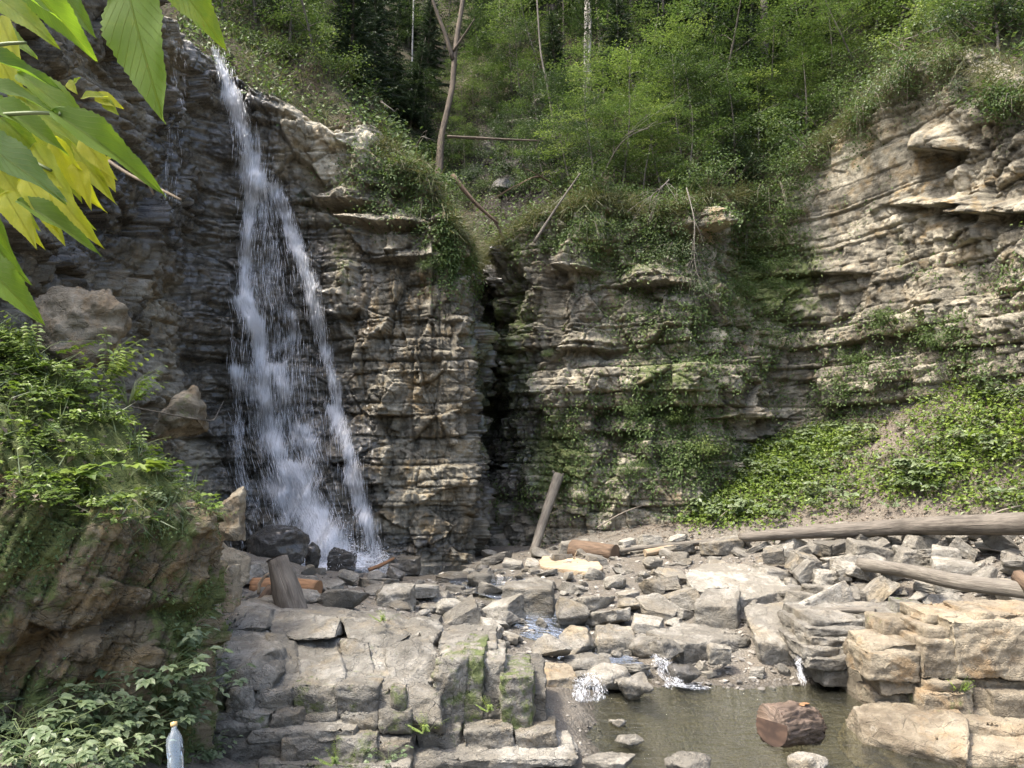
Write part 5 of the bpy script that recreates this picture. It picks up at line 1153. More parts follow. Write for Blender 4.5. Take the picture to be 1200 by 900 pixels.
def put_tree(px, py, kind, h, which='hill', tilt=None):
    g = hit(px, py, which)
    if g is None: return
    me = rv.choice(BL[kind]); h0 = 5.0 if 'spruce' in kind else (4.5 if kind == 'dark' else 4.0)
    o = plant('spruce_tree' if 'spruce' in kind else 'broadleaf_tree', 'tree', me, g[0] - Vector((0, 0, .08)), h / h0, rv.random() * 6.28 if tilt is None else 0, 'trees on the slope above the cliffs', tilt=tilt or (rv.gauss(.06, .06), rv.gauss(0, .06)))
    o['_n'] = KIND[kind]; TREES.append((o, px, py - 0.4 * h / max(8, g[0].y) * FPX))
def put_shrub(px, py, kind, sc, which='both'):
    g = hit(px, py, which)
    if g is None: return
    me = rv.choice(SHR[kind]); o = plant('shrub', 'shrub', me, g[0], sc, rv.gauss(0, .6), 'shrubs rooted on the cliffs', ('stem', 'foliage'))
    o['_n'] = {'mid': 'green leafy shrub', 'bright': 'bright yellow-green shrub', 'hang': 'trailing green shrub', 'dark': 'dark green shrub', 'pale': 'pale green trailing shrub'}[kind]; SHRUBS.append((o, px, py))
for t in [(700, 175, 'bright', 2.6), (745, 165, 'bright', 2.8), (795, 150, 'bright', 2.6), (840, 130, 'mid', 3.2), (720, 215, 'mid', 2.0), (765, 200, 'bright', 2.0), (680, 150, 'mid', 2.6), (880, 120, 'bright', 3.2), (905, 150, 'mid', 2.8), (940, 140, 'mid', 2.6), (960, 110, 'bright', 3.0),
          (600, 110, 'mid', 3.2), (560, 95, 'dark', 3.0), (640, 100, 'mid', 3.4), (585, 150, 'mid', 2.4), (540, 145, 'mid', 2.2), (480, 150, 'spruce', 3.4), (440, 120, 'spruce', 4.0), (410, 100, 'spruce', 3.6), (500, 110, 'spruce', 4.0), (370, 70, 'mid', 2.6), (340, 50, 'mid', 2.8), (300, 30, 'mid', 3.0), (430, 60, 'spruce', 4.6), (520, 60, 'dark', 4.0),
          (820, 105, 'spruce', 4.6), (860, 90, 'spruce', 5.0), (780, 95, 'spruce', 4.8), (740, 90, 'dark', 4.0), (700, 80, 'dark', 4.2), (660, 70, 'dark', 4.0), (610, 55, 'mid', 4.0), (570, 40, 'dark', 4.4), (920, 80, 'spruce', 5.0), (985, 70, 'mid', 3.4), (1020, 60, 'bright', 3.2), (1050, 45, 'bright', 3.4), (1010, 95, 'mid', 2.4), (1080, 30, 'mid', 3.2), (890, 60, 'dark', 4.4), (830, 45, 'dark', 4.6), (1130, 30, 'bright', 2.8), (1170, 60, 'mid', 2.4),
          (260, 20, 'mid', 3), (470, 30, 'dark', 4.4), (620, 20, 'spruce', 5), (680, 25, 'spruce', 5), (740, 30, 'mid', 4.4), (790, 35, 'spruce', 5.2), (950, 30, 'dark', 4.4), (1000, 20, 'mid', 4), (380, 20, 'dark', 4), (540, 10, 'mid', 4.5), (860, 10, 'mid', 4.6), (910, 10, 'bright', 4.2),
          (615, 222, 'mid', 1.7), (645, 228, 'dark', 1.9), (672, 225, 'bright', 1.9), (700, 228, 'dark', 2.0), (728, 225, 'mid', 2.2), (752, 232, 'mid', 1.8), (778, 228, 'bright', 2.1), (805, 225, 'mid', 2.0), (835, 215, 'dark', 2.2), (862, 205, 'mid', 2.3), (890, 190, 'bright', 2.3), (915, 180, 'mid', 2.2), (940, 160, 'bright', 2.0), (690, 195, 'mid', 2.5), (735, 190, 'bright', 2.6), (765, 180, 'mid', 2.6), (800, 190, 'dark', 2.4), (855, 165, 'mid', 2.8), (600, 205, 'dark', 1.9), (660, 195, 'dark', 2.3), (580, 170, 'dark', 2.2), (545, 205, 'mid', 1.5), (500, 185, 'spruce', 2.0),
          (500, 165, 'dark', 2.4), (530, 190, 'mid', 1.9), (460, 130, 'spruce', 3.0), (555, 130, 'mid', 2.6), (575, 120, 'dark', 3.2), (615, 140, 'dark', 3.0), (630, 160, 'mid', 2.4), (655, 130, 'spruce', 3.4), (665, 175, 'dark', 2.2), (690, 120, 'dark', 3.4), (725, 130, 'spruce', 3.6), (755, 120, 'mid', 3.2), (810, 170, 'mid', 2.4), (835, 160, 'dark', 2.6), (850, 180, 'mid', 2.2),
          (870, 150, 'spruce', 3.0), (925, 120, 'mid', 3.2), (945, 165, 'mid', 2.2), (975, 115, 'mid', 2.6), (640, 60, 'dark', 3.6), (600, 80, 'dark', 3.6), (560, 60, 'spruce', 4.4), (500, 70, 'mid', 3.4), (450, 90, 'dark', 3.0), (400, 60, 'mid', 2.8), (720, 50, 'dark', 4.4), (770, 60, 'mid', 4.0), (840, 70, 'mid', 3.8), (940, 60, 'mid', 4.0), (990, 45, 'dark', 3.6), (480, 55, 'spruce', 4.4), (420, 40, 'spruce', 4.4), (580, 20, 'bright', 4.2), (650, 15, 'dark', 4.6), (700, 15, 'dark', 4.6), (760, 15, 'mid', 4.6), (820, 15, 'dark', 4.8), (1040, 15, 'mid', 3.6), (1090, 10, 'mid', 3.4), (1150, 5, 'dark', 3.4)]: put_tree(*t)
for t in [(492, 188, 'mid', .6), (510, 225, 'mid', .8), (540, 275, 'hang', .7), (500, 250, 'hang', .6), (395, 95, 'bright', .8), (350, 75, 'mid', .9), (310, 65, 'mid', .8), (420, 80, 'mid', 1.0), (380, 60, 'bright', 1.0), (330, 30, 'dark', 1), (460, 110, 'dark', 1.0),
          (552, 232, 'dark', .6), (568, 225, 'mid', .5), (545, 215, 'dark', .7), (600, 160, 'dark', .9), (640, 190, 'dark', .8), (672, 140, 'dark', 1.0), (620, 130, 'dark', 1.0), (580, 140, 'dark', 1.0), (512, 205, 'mid', .9), (525, 190, 'dark', .8), (500, 195, 'mid', .8), (535, 225, 'dark', .7), (550, 240, 'mid', .6), (595, 235, 'dark', .7), (625, 225, 'mid', .7), (660, 230, 'mid', .8), (585, 195, 'dark', 1.0), (540, 165, 'dark', .9), (680, 190, 'mid', .9), (740, 205, 'mid', .9), (830, 230, 'mid', .9), (845, 200, 'dark', .9), (570, 215, 'dark', .8), (610, 215, 'dark', .9), (650, 205, 'dark', 1.0), (690, 215, 'dark', .9), (600, 180, 'dark', 1.0), (560, 180, 'dark', .9), (640, 165, 'dark', 1.1), (715, 235, 'mid', .8), (745, 235, 'hang', .7), (790, 245, 'hang', .8), (800, 300, 'pale', .8), (808, 340, 'pale', .6), (765, 285, 'pale', .5),  # dark shrubs around the gully carry its shade in their leaf colour
          (860, 215, 'dark', 1.1), (885, 195, 'mid', 1.1), (905, 230, 'hang', .9), (885, 280, 'hang', .8), (925, 265, 'mid', .7), (935, 215, 'mid', 1.0), (950, 180, 'mid', 1.1), (905, 325, 'mid', .6), (875, 350, 'mid', .5), (925, 345, 'mid', .45), (960, 150, 'mid', 1.1), (930, 165, 'dark', 1.1),
          (800, 505, 'bright', .55), (770, 515, 'mid', .55), (745, 490, 'mid', .45), (825, 540, 'bright', .6), (1045, 385, 'mid', .55), (1075, 388, 'bright', .5), (1000, 430, 'mid', .4), (985, 470, 'mid', .5), (1110, 410, 'mid', .45), (690, 480, 'mid', .35), (650, 300, 'mid', .5), (690, 270, 'hang', .6), (720, 330, 'mid', .4), (505, 320, 'mid', .35), (740, 560, 'mid', .4), (560, 385, 'mid', .25), (640, 420, 'mid', .25),
          (1020, 130, 'hang', .9), (1045, 115, 'pale', .9), (1075, 90, 'hang', .9), (1000, 100, 'mid', 1.0), (1060, 60, 'bright', 1.0), (1120, 20, 'pale', 1.0), (1110, 78, 'hang', .7), (1140, 100, 'pale', .7), (1165, 120, 'hang', .7), (1195, 128, 'hang', .7), (1190, 40, 'mid', 1.1), (1030, 40, 'bright', 1.1), (985, 130, 'mid', .9), (1155, 45, 'dark', 1), (1200, 140, 'mid', 1.0)]: put_shrub(*t)
VEG_MARKS = [('the waterfall lip', 255, 60), ('the twisted trunk', 530, 110), ('the dark gully', 575, 250), ('the fallen pole over the gully', 580, 163), ('the pale birch trunk', 688, 50), ('the rock beak in the cliff', 848, 265), ('the green recess', 905, 260), ('the spruce trunk', 895, 90), ('the smooth pale cliff face', 1010, 210),
   ('the overhanging turf edge', 1080, 100), ('the buttress top', 385, 150), ('the thin birch stem', 483, 60), ('the foot of the cliff', 780, 540), ('the leaning pole', 640, 590), ('the upper right corner', 1180, 50), ('the leafy ledge on the pale cliff', 1060, 385), ('the bright maple sprays', 760, 130), ('the diagonal dead stick', 655, 245)]
rank_labels(TREES, VEG_MARKS, lambda o: o['_n']); rank_labels(SHRUBS, VEG_MARKS, lambda o: o['_n'])
for o, _, _ in TREES + SHRUBS: del o['_n']

M['bark_mix'] = bark_material('patchy_bark', (.035, .03, .024), (.16, .125, .09), .6, 1.0)
# trunks that stand out
def bare_tree(name, label, pts, rad, mat, limbs=(), seed=1):
    g = hit(*[float(q) for q in proj(np.array(pts[0]))], 'both'); sh = (g[0].y + .05) / pts[0].y if g else 1.0; CV = Vector(CAM)
    rs_ = lambda l: [CV + (Vector(p) - CV) * sh for p in l]; pts = rs_(pts); limbs = [(rs_(l), q) for l, q in limbs]
    pts = [pts[0] + (pts[0] - pts[1]) * .25] + pts; rad = [rad[0] * 1.15] + list(rad)
    org = Vector(pts[0]); root = thing(name, org, label, 'tree'); add('trunk', tube_mesh('trunk', [tube(pts, rad, 12, seed, .08, ring=.08)], M[mat], org), root)
    for l, rr_ in limbs: add('limb', tube_mesh('limb', [tube(l, rr_, 8, seed + 1, .06, ring=.1)], M[mat], org), root)
    return root
bare_tree('broadleaf_tree', 'twisted brown tree trunk with a forked limb rising left of the gully', [P(513, 215, 15.2), P(517, 160, 15.4), P(530, 105, 15.6), P(533, 60, 15.7), P(541, 10, 15.9), P(548, -40, 16.1)], [.14, .10, .085, .08, .075, .07], 'bark_mix', [([P(531, 70, 15.65), P(522, 40, 15.6), P(508, 5, 15.6), P(500, -30, 15.6)], [.07, .06, .05, .04]), ([P(531, 60, 15.65), P(545, 40, 15.5), P(556, 22, 15.4)], [.04, .03, .015])], 3)
bare_tree('birch_tree', 'tall pale birch trunk in the top middle', [P(686, 120, 18.5), P(687, 60, 18.7), P(688, -40, 19)], [.08, .075, .065], 'birch', [([P(690, 100, 18.4), P(692, 30, 18.6), P(690, -40, 18.9)], [.05, .05, .04])], 5)
bare_tree('young_tree', 'slim brown trunk just right of the tall pale birch', [P(706, 85, 18.2), P(702, 30, 18.3), P(697, -40, 18.5)], [.06, .055, .05], 'bark_pale', seed=6)
bare_tree('birch_tree', 'thin pale birch stem left of the twisted brown trunk', [P(482, 130, 16.6), P(483, 60, 16.8), P(486, -40, 17.2)], [.032, .03, .026], 'birch', seed=7)
bare_tree('spruce_tree', 'straight spruce trunk showing through leaves above the green recess', [P(896, 118, 18), P(896, 50, 18.2), P(895, -30, 18.6)], [.12, .11, .09], 'bark_grey', seed=8)
bare_tree('young_tree', 'thin leaning sapling stem above the middle of the gully', [P(655, 190, 15.4), P(645, 120, 15.6), P(633, 60, 15.9), P(628, -20, 16.3)], [.028, .026, .022, .018], 'bark_grey', seed=9)
bare_tree('young_tree', 'thin straight stem between the twisted trunk and the pale birch', [P(586, 75, 17.5), P(585, 30, 17.7), P(586, -30, 18)], [.03, .028, .025], 'bark_grey', seed=10)
# dead wood on the cliffs
def dead(name, label, pts, r0, twigs=0, seed=1, mat='twig', spread=.5):
    r = random.Random(seed); pv = [Vector(p) for p in pts]; pv[0] = pv[0] + Vector((0, .9, 0)) * (name == 'dead_branch'); tl = [tube(pv, np.linspace(r0, r0 * .5, len(pv)), 8, seed, .08, ring=.08)]
    for k in range(twigs):
        f = r.uniform(.3, 1) * (len(pv) - 1); i = min(int(f), len(pv) - 2); q = pv[i].lerp(pv[i + 1], f - i); d = (pv[i + 1] - pv[i]).normalized()
        e = q + (d * .6 + Vector((r.gauss(0, .5), r.gauss(-.1, .3), r.gauss(-.2, .5)))) * spread * r.uniform(.4, 1); tl.append(tube([q, q.lerp(e, .5) + Vector((0, 0, .03)), e], [r0 * .35, r0 * .25, .003], 5, seed + k, .05, ring=.08))
    org = pv[0]; return tag(add(name, tube_mesh(name, tl, M[mat], org), loc=org), label, 'branch')
dead('fallen_pole', 'thin fallen pole lying level across the top of the gully', [P(524, 160, 15.2), P(580, 163, 15.3), P(632, 165, 15.4)], .035, 3, 3, 'bark_mix')
dead('fallen_log', 'brown fallen trunk slanting down into the dark gully', [P(530, 205, 15.3), P(556, 238, 15.3), P(584, 262, 15.4)], .055, 5, 4, 'bark_brown')
dead('dead_stick', 'long bare stick leaning diagonally over the gully edge', [P(626, 284, 14.9), P(650, 246, 14.9), P(680, 203, 15.0)], .03, 0, 5, 'bark_grey')
dead('dead_branch', 'bare dead branch with drooping twigs left of the rock beak', [P(796, 190, 13.4), P(780, 215, 13.2), P(757, 235, 13.1)], .014, 12, 6, 'bark_pale', .7)
dead('dead_branch', 'pale hanging dead branch beside the rock beak', [P(818, 200, 13.3), P(815, 260, 13.2), P(812, 310, 13.2), P(826, 345, 13.2)], .013, 12, 7, 'bark_pale', .8)
dead('dead_branch', 'dead forked branch on the slope right of the waterfall lip', [P(438, 100, 14.3), P(446, 118, 14.2), P(463, 131, 14.1)], .018, 4, 8, 'bark_pale', .5)
dead('dead_branch', 'short dead sticks on the buttress edge left of the twisted trunk', [P(482, 150, 14.0), P(494, 158, 13.9), P(503, 163, 13.9)], .016, 4, 9, 'bark_pale', .4)
dead('dead_branch', 'thin bare branch reaching right from the twisted trunk foot', [P(702, 205, 14.6), P(730, 160, 14.6), P(760, 150, 14.5)], .013, 8, 10, 'bark_pale', .8)
dead('dead_branch', 'tangle of thin roots hanging in the upper gully', [P(648, 196, 15.3), P(630, 205, 15.2), P(615, 212, 15.2)], .02, 10, 11, 'bark_brown', .8)
dead('dead_branch', 'tangle of dry twigs in the upper right corner', [P(1090, 15, 13.2), P(1110, 30, 13), P(1135, 20, 13)], .012, 14, 12, 'bark_pale', .9)

# undergrowth: ground leaves on the hillside and the ledges
def clump_leaves(pts, nrms, per, spread, L, seed, ratio=.7, upw=.8, six=False):
    r = np.random.default_rng(seed); n_ = len(pts); ci = np.repeat(np.arange(n_), per); N = len(ci)
    off = r.normal(0, 1, (N, 3)) * spread; nn = nrms[ci]; off -= nn * (off * nn).sum(1, keepdims=True) * .8; off += nn * (np.abs(r.normal(0, .5, N)) * spread)[:, None]
    dv = unit(off + r.normal(0, spread * .5, (N, 3)) - .35 * spread * UP); up = unit(nn * .6 + UP * upw + r.normal(0, .4, (N, 3)))
    V, F = leaves(pts[ci] + off, dv, up, L * r.uniform(.5, 1.3, N), L * ratio * r.uniform(.7, 1.2, N), six)
    return V, F, np.clip(r.random(n_)[ci] * .55 + r.random(N) * .45, 0, 1)
hv = HILL[:70].reshape(-1, 3); hpx, hpy = proj(hv); ok = (hpx > 200) & (hpx < 1260) & (hpy > -90) & (hpy < 330)
hvv = hv[ok]; gw_ = 1 - .8 * np.clip(blob(hpx[ok], hpy[ok], [(605, 185, 70, 85, 1.2), (660, 160, 50, 50, .8)]), 0, 1); gw_ /= gw_.sum(); k = RNG.choice(len(hvv), 8000, p=gw_); nrm_ = unit(np.array([0, -.7, .7]) + RNG.normal(0, .1, (8000, 3)))
tag(add('undergrowth', leaf_mesh('undergrowth', [clump_leaves(hvv[k] + RNG.normal(0, .08, (8000, 3)), nrm_, 7, .17, .095, 5)], M['leaf_mid'])), 'low green undergrowth covering the slope above the cliffs', 'undergrowth', kind='stuff')
grass_p = hvv[RNG.choice(len(hvv), 2600, p=gw_ ** 2 / (gw_ ** 2).sum())]; ci = np.repeat(np.arange(2600), 9); N = len(ci)
V, F = leaves(grass_p[ci] + RNG.normal(0, .06, (N, 3)), RNG.normal(0, .45, (N, 3)) + np.array([0, -.35, .5]), rvec(N, RNG), RNG.uniform(.12, .38, N), .014, droop=.5)
wv_ = VEG * (PPX > 190) * (PPX < 1230); flat_i = RNG.choice(wv_.size, 7000, p=(wv_ ** 1.6).ravel() / (wv_ ** 1.6).sum())
cp = WALL.reshape(-1, 3)[flat_i]; ccol = np.unravel_index(flat_i, wv_.shape)[1]; cn = np.stack([nx[ccol], ny[ccol], .35 + 0 * nx[ccol]], 1)
tag(add('cliff_plants', leaf_mesh('cliff_plants', [clump_leaves(cp + cn * .02, unit(cn), 8, .085, .058, 6)], M['leaf_mid'])), 'small leafy plants and creepers growing on the cliff ledges', 'ground cover', kind='stuff')
rimc = np.where((PXS > 420) & (PXS < 1240))[0]; ri_ = RNG.choice(rimc, 1500); rp = WALL[-1 - RNG.integers(0, 14, 1500), ri_]
ci2 = np.repeat(np.arange(1500), 8); N2 = len(ci2); nn = np.stack([nx[ri_], ny[ri_], 0 * nx[ri_]], 1)[ci2]
V2, F2_ = leaves(rp[ci2] + RNG.normal(0, .06, (N2, 3)) + nn * .05, nn * .55 + RNG.normal(0, .3, (N2, 3)) + np.array([0, 0, -.35]), rvec(N2, RNG), RNG.uniform(.15, .5, N2), .013, droop=.6)
tag(add('grass', leaf_mesh('grass', [(V, F, RNG.random(N)), (V2, F2_, RNG.random(N2))], M['dry_grass'])), 'dry hanging grass on the slope and along the cliff edges', 'grass', kind='stuff')
# green slope on the right: ground cover and dead leaves
gi = np.stack([GX, GY, GZ], -1).reshape(-1, 3); gw = (GREEN * inner).ravel() * (gpx.ravel() < 1260); gw = gw * (gi[:, 1] > 7.5); gw = np.where(gw > .06, gw ** 1.15, 0); 
k = RNG.choice(len(gi), 3600, p=gw / gw.sum()); gn = unit(np.array([-.2, -.45, .85]) + RNG.normal(0, .1, (3600, 3)))
tag(add('ground_cover', leaf_mesh('ground_cover', [clump_leaves(gi[k] + np.array([0, 0, .05]), gn, 7, .12, .07, 8)], M['herb'])), 'bright green low plants carpeting the earth slope', 'ground cover', kind='stuff')
sw = (np.clip(SOIL, 0, 1) * inner).ravel() * (gpx.ravel() < 1260) * (gpy.ravel() < 700); k = RNG.choice(len(gi), 15000, p=sw / sw.sum()); N = 15000
V, F = leaves(gi[k] + np.array([0, 0, .012]) + RNG.normal(0, .02, (N, 3)) * np.array([1, 1, .3]), rvec(N, RNG) * np.array([1, 1, .35]), unit(np.array([-.15, -.4, .9]) + RNG.normal(0, .35, (N, 3))), RNG.uniform(.03, .075, N), RNG.uniform(.018, .042, N))
tag(add('leaf_litter', leaf_mesh('leaf_litter', [(V, F, RNG.random(N))], M['litter'])), 'brown dead leaves lying on the earth slope', 'leaf litter', kind='stuff')
# ================================================================ plants near the camera
M['herb_stem'] = bark_material('green_stem', (.05, .075, .022), (.13, .16, .06), 2, .1, .6)
def sprig(seed, stems=6, h=.22, L=.07, mat='herb', leaflets=5, spread=.16, pal=True):
    """Small plant: thin stems, each ending in a fan of leaflets."""
    r = np.random.default_rng(seed); tl, P_, D_, N_, Ls = [], [], [], [], []
    for i in range(stems):
        a = r.random() * 6.283; e = np.array([math.cos(a), math.sin(a), 0]) * spread * r.uniform(.4, 1.3) + np.array([0, 0, h * r.uniform(.55, 1.15)]); tl.append(tube([(0, 0, 0), e * np.array([.3, .3, .7]), e], [.0022, .0018, .0012], 4, seed + i, 0, ring=.06))
        out = unit(np.array([e[0], e[1], .02])); sd = np.cross(UP, out); nn = unit(UP + out * .35 + r.normal(0, .18, 3))
        for k in range(leaflets):
            if pal: t_ = (k - (leaflets - 1) / 2) * .62; d = out * math.cos(t_) + sd * math.sin(t_); P_.append(e); Ls.append(L * (1 - .1 * abs(t_)) * r.uniform(.8, 1.15))
            else: u = .35 + .65 * (k // 2) / max(1, (leaflets - 1) // 2); sg = 1 if k % 2 else -1; d = out * .55 + sd * sg * .8 if k < leaflets - 1 else out; P_.append(e * u if k < leaflets - 1 else e); Ls.append(L * r.uniform(.7, 1.1) * (1.2 - .5 * u))
            D_.append(d + r.normal(0, .1, 3) - .12 * UP); N_.append(nn)
    P_, D_, N_, Ls = map(np.array, (P_, D_, N_, Ls)); V, F = leaves(P_, D_, N_, Ls, Ls * .6, True, .22)
    rn = np.clip(np.repeat(r.random(stems), leaflets) * .6 + r.random(len(P_)) * .4, 0, 1)
    T = merge_tubes(tl); return T, (V, F, rn)
SPR = [sprig(i, 5, .13, .075, leaflets=3 if i % 2 else 5, spread=.12) for i in range(8)] + [sprig(20 + i, 6, .16, .05, leaflets=9, spread=.2, pal=False) for i in range(5)]
# leafy top of the mossy wall: one mass
cap = CAPPTS.reshape(-1, 3); cpx, cpy = proj(cap); okc = np.where((cpx > -60) & (cpx < 250) & (cpy > 360) & (cpy < 660))[0]
den = .35 + .65 * (fbm(cap[:, 0] * 2, cap[:, 1] * 2, oct=3, seed=400) > -.12); pr = den[okc] / den[okc].sum()
sel = RNG.choice(okc, 680, p=pr); LV, SVs, SFs, so = [], [], [], 0
for q in sel:
    (TV, TF, TU), (V, F, rn) = SPR[RNG.integers(0, len(SPR))]; a = RNG.random() * 6.283; c_, s_ = math.cos(a), math.sin(a); Rm = np.array([[c_, -s_, 0], [s_, c_, 0], [0, 0, 1]]) @ np.diag([1, 1, RNG.uniform(.6, 1.2)]); k_ = RNG.uniform(.5, .9); sh = np.array([.15, -.2, 0])
    f = lambda A: (A @ Rm.T) * k_ + (A[:, 2:3] * k_) * sh + cap[q]
    LV.append((f(V), F, np.clip(rn * .6 + .4 * RNG.random(), 0, 1))); SVs.append(f(TV)); SFs.append(TF + so); so += len(TV)
tag(add('leafy_ground_cover', leaf_mesh('leafy_ground_cover', LV, M['herb'])), 'mass of small green plants on top of the mossy wall', 'ground cover', kind='stuff')
tag(add('stems', mesh_np('stems', np.concatenate(SVs), np.concatenate(SFs), M['herb_stem'])), 'thin stems of the small plants on the mossy wall', 'stems', kind='stuff')
# dead leaves and hanging grass on its edge, moss tufts and small leaves on its face
sel = RNG.choice(okc, 900); N = 900
V, F = leaves(cap[sel] + RNG.normal(0, .02, (N, 3)) + np.array([0, 0, .015]), rvec(N, RNG) * np.array([1, 1, .4]), unit(np.array([.3, -.4, .9]) + RNG.normal(0, .3, (N, 3))), RNG.uniform(.03, .07, N), RNG.uniform(.02, .04, N))
tag(add('leaf_litter', leaf_mesh('leaf_litter', [(V, F, RNG.random(N))], M['litter'])), 'dead leaves between the small plants on the mossy wall', 'leaf litter', kind='stuff')
edge = GL[nr - 8:nr + 4].reshape(-1, 3); sel = RNG.integers(0, len(edge), 1500); N = 1500
V, F = leaves(edge[sel], RNG.normal(0, .35, (N, 3)) + np.array([.35, -.45, -.55]), rvec(N, RNG), RNG.uniform(.06, .22, N), .006, droop=.4)
V2, F2_ = leaves(cap[RNG.choice(okc, 1600)], RNG.normal(0, .4, (1600, 3)) + np.array([.25, -.3, .5]), rvec(1600, RNG), RNG.uniform(.08, .24, 1600), .007, droop=.5)
tag(add('grass', leaf_mesh('grass', [(V, F, RNG.random(N)), (V2, F2_, RNG.random(1600))], M['herb_pale'])), 'fine grass hanging over the edge of the mossy wall', 'grass', kind='stuff')
wl = GL[:nr].reshape(-1, 3); mw = np.clip(mossl[:nr].ravel() - .35, 0, 1) ** 1.5; k = RNG.choice(len(wl), 1500, p=mw / mw.sum()); nnl = np.stack([np.broadcast_to(lnx, (nr, C_)).ravel()[k], np.broadcast_to(lny, (nr, C_)).ravel()[k], np.full(1500, .3)], 1)
tag(add('moss', leaf_mesh('moss', [clump_leaves(wl[k], unit(nnl), 7, .03, .022, 12)], M['leaf_mid'])), 'moss and tiny leaves clinging to the face of the mossy wall', 'moss', kind='stuff')

# single plants one can point to
SPM = {}
def sprig_meshes(key, *a, **k):
    T, L_ = sprig(*a, **k); SPM[key] = (mesh_np('stem', T[0], T[1], M['herb_stem'], uv=T[2]), leaf_mesh('leaves', [L_], M[k.get('mat', 'herb')]))
sprig_meshes('palm', 3, 14, .18, .062, mat='herb_pale', leaflets=7, spread=.2, pal=False); sprig_meshes('palm_b', 4, 15, .15, .055, mat='herb_pale', leaflets=5, spread=.24)
sprig_meshes('tuft', 5, 16, .30, .06, mat='herb', leaflets=11, spread=.22, pal=False); sprig_meshes('broad', 6, 6, .16, .13, mat='herb', leaflets=3, spread=.2); sprig_meshes('fern', 7, 9, .22, .05, mat='herb', leaflets=15, spread=.3, pal=False)
def near_plant(key, px, py, d, sc, label, cat='plant', rz=0.0, tilt=(0, 0)):
    q_ = None
    if py > 750 and px < 260:
        o_ = Vector(CAM); dr_ = (P(px, py, 10) - o_).normalized(); hs_ = [h for h in (BV_LEFT.ray_cast(o_, dr_), BV_GROUND.ray_cast(o_, dr_)) if h[0] is not None]
        if hs_: q_ = min(hs_, key=lambda h: h[3])[0] - dr_ * .04; sc *= 1.45
    root = thing('leafy_plant', q_ if q_ is not None else P(px, py, d), label, cat, rotz=rz); root.scale = (sc,) * 3; root.rotation_euler = (tilt[0], tilt[1], rz)
    for nm, me in zip(('stem', 'leaves'), SPM[key]): add(nm, me, root)
    return root
for a in [('palm', 195, 805, 5.0, .85, 'pale leafy plant growing at the foot of the mossy wall beside the ledge'), ('palm_b', 172, 845, 4.7, .8, 'pale leafy plant at the foot of the wall, below the tallest one'), ('palm', 215, 760, 5.4, .9, 'small plant on the mossy corner above the ledge steps', 1.3), ('fern', 212, 735, 5.6, 1.1, 'green ferny tuft sprouting from the mossy corner left of the ledge'),
          ('palm_b', 90, 905, 4.0, .75, 'low pale plant in the bottom left corner, nearest the bottle'), ('palm', 30, 900, 4.0, .75, 'low pale plant in the very corner at the bottom left', 2.0), ('palm', 140, 908, 3.9, .65, 'low plant just left of the clear bottle', 3.0), ('palm_b', 55, 915, 3.7, .7, 'pale plant at the bottom edge between two corner plants', 1.0), ('palm', 20, 860, 4, 1.0, 'low plant at the left edge just under the mossy wall'), ('palm_b', 75, 862, 4, .95, 'plant in front of the dark base of the mossy wall, second from the left edge', .4), ('palm', 118, 868, 4, 1.0, 'plant at the wall base above and left of the clear bottle', 2.1), ('palm_b', 160, 878, 4, .9, 'plant directly left of the clear bottle cap', 1.2), ('palm', 222, 850, 4, .95, 'plant between the clear bottle and the ledge steps', .7), ('palm_b', 232, 822, 4, .9, 'plant touching the left end of the ledge steps', 1.9), ('palm_b', 185, 815, 4, 1.0, 'pale plant hanging from the foot of the mossy wall, upper right of the bottle', .9), ('palm', 150, 850, 4, 1.0, 'plant on the mossy wall foot, a little left of the bottle', 2.9), ('palm_b', 10, 880, 4, 1.0, 'plant cut by the left edge of the picture, near the bottom', 1.5), ('palm', 85, 880, 4, 1.0, 'plant in the middle of the corner plants', 2.3), ('palm', 205, 835, 4, 1.0, 'tall pale plant behind the clear bottle', 2.6), ('palm_b', 45, 885, 4, .9, 'plant in the lower left, between the edge and the bottle, third up', 3.1), ('palm', 105, 893, 4, .9, 'leafy plant low in the corner, halfway to the bottle', .2),
          ('palm', 250, 890, 4.9, .6, 'small plant growing on the lowest ledge right of the clear bottle', .5), ('palm_b', 455, 895, 5.3, .55, 'small pale plant tucked against the middle of the ledge', .8), ('fern', 395, 898, 5.4, .5, 'tiny green plants in a crack at the bottom of the ledge'),
          ('palm', 120, 825, 4.85, .6, 'small plant rooted in the crack low on the mossy wall', .4), ('tuft', 128, 450, 5.9, 1.25, 'bright green upright tuft at the back of the leafy wall top'), ('tuft', 150, 478, 5.7, 1.0, 'bright green feathery tuft above the rope on the wall top', 1.0), ('broad', 85, 575, 4.9, 1.0, 'plant with large plain leaves at the front edge of the wall top'), ('broad', 150, 565, 5.0, 1.0, 'broad-leaved plant near the right front edge of the wall top', 1.4), ('broad', 60, 480, 5.3, .9, 'broad-leaved plant in the middle of the wall top', 2.2),
          ('palm', 190, 590, 5.15, .8, 'leafy plant overhanging the front right edge of the mossy wall', .2), ('fern', 40, 420, 5.5, 1.3, 'fern fronds at the left edge on top of the mossy wall', .5), ('broad', 1172, 520, 10.9, 1.5, 'larger leafy plant standing out on the green slope at the right'), ('broad', 1110, 555, 11.4, 1.2, 'leafy plant low on the green slope above the fallen trunk', 1), ('tuft', 1125, 812, 6.8, .45, 'small grass tuft sprouting from a crack in the tan outcrop'), ('fern', 575, 835, 6.1, .45, 'small green ferns on the mossy columns of the ledge'), ('fern', 500, 860, 5.75, .5, 'green tuft in the corner between ledge steps and columns'),
          ('fern', 450, 730, 6.9, .45, 'small grass tuft on top of the grey ledge')]: near_plant(a[0], *a[1:6], rz=a[6] if len(a) > 6 else 0.0)

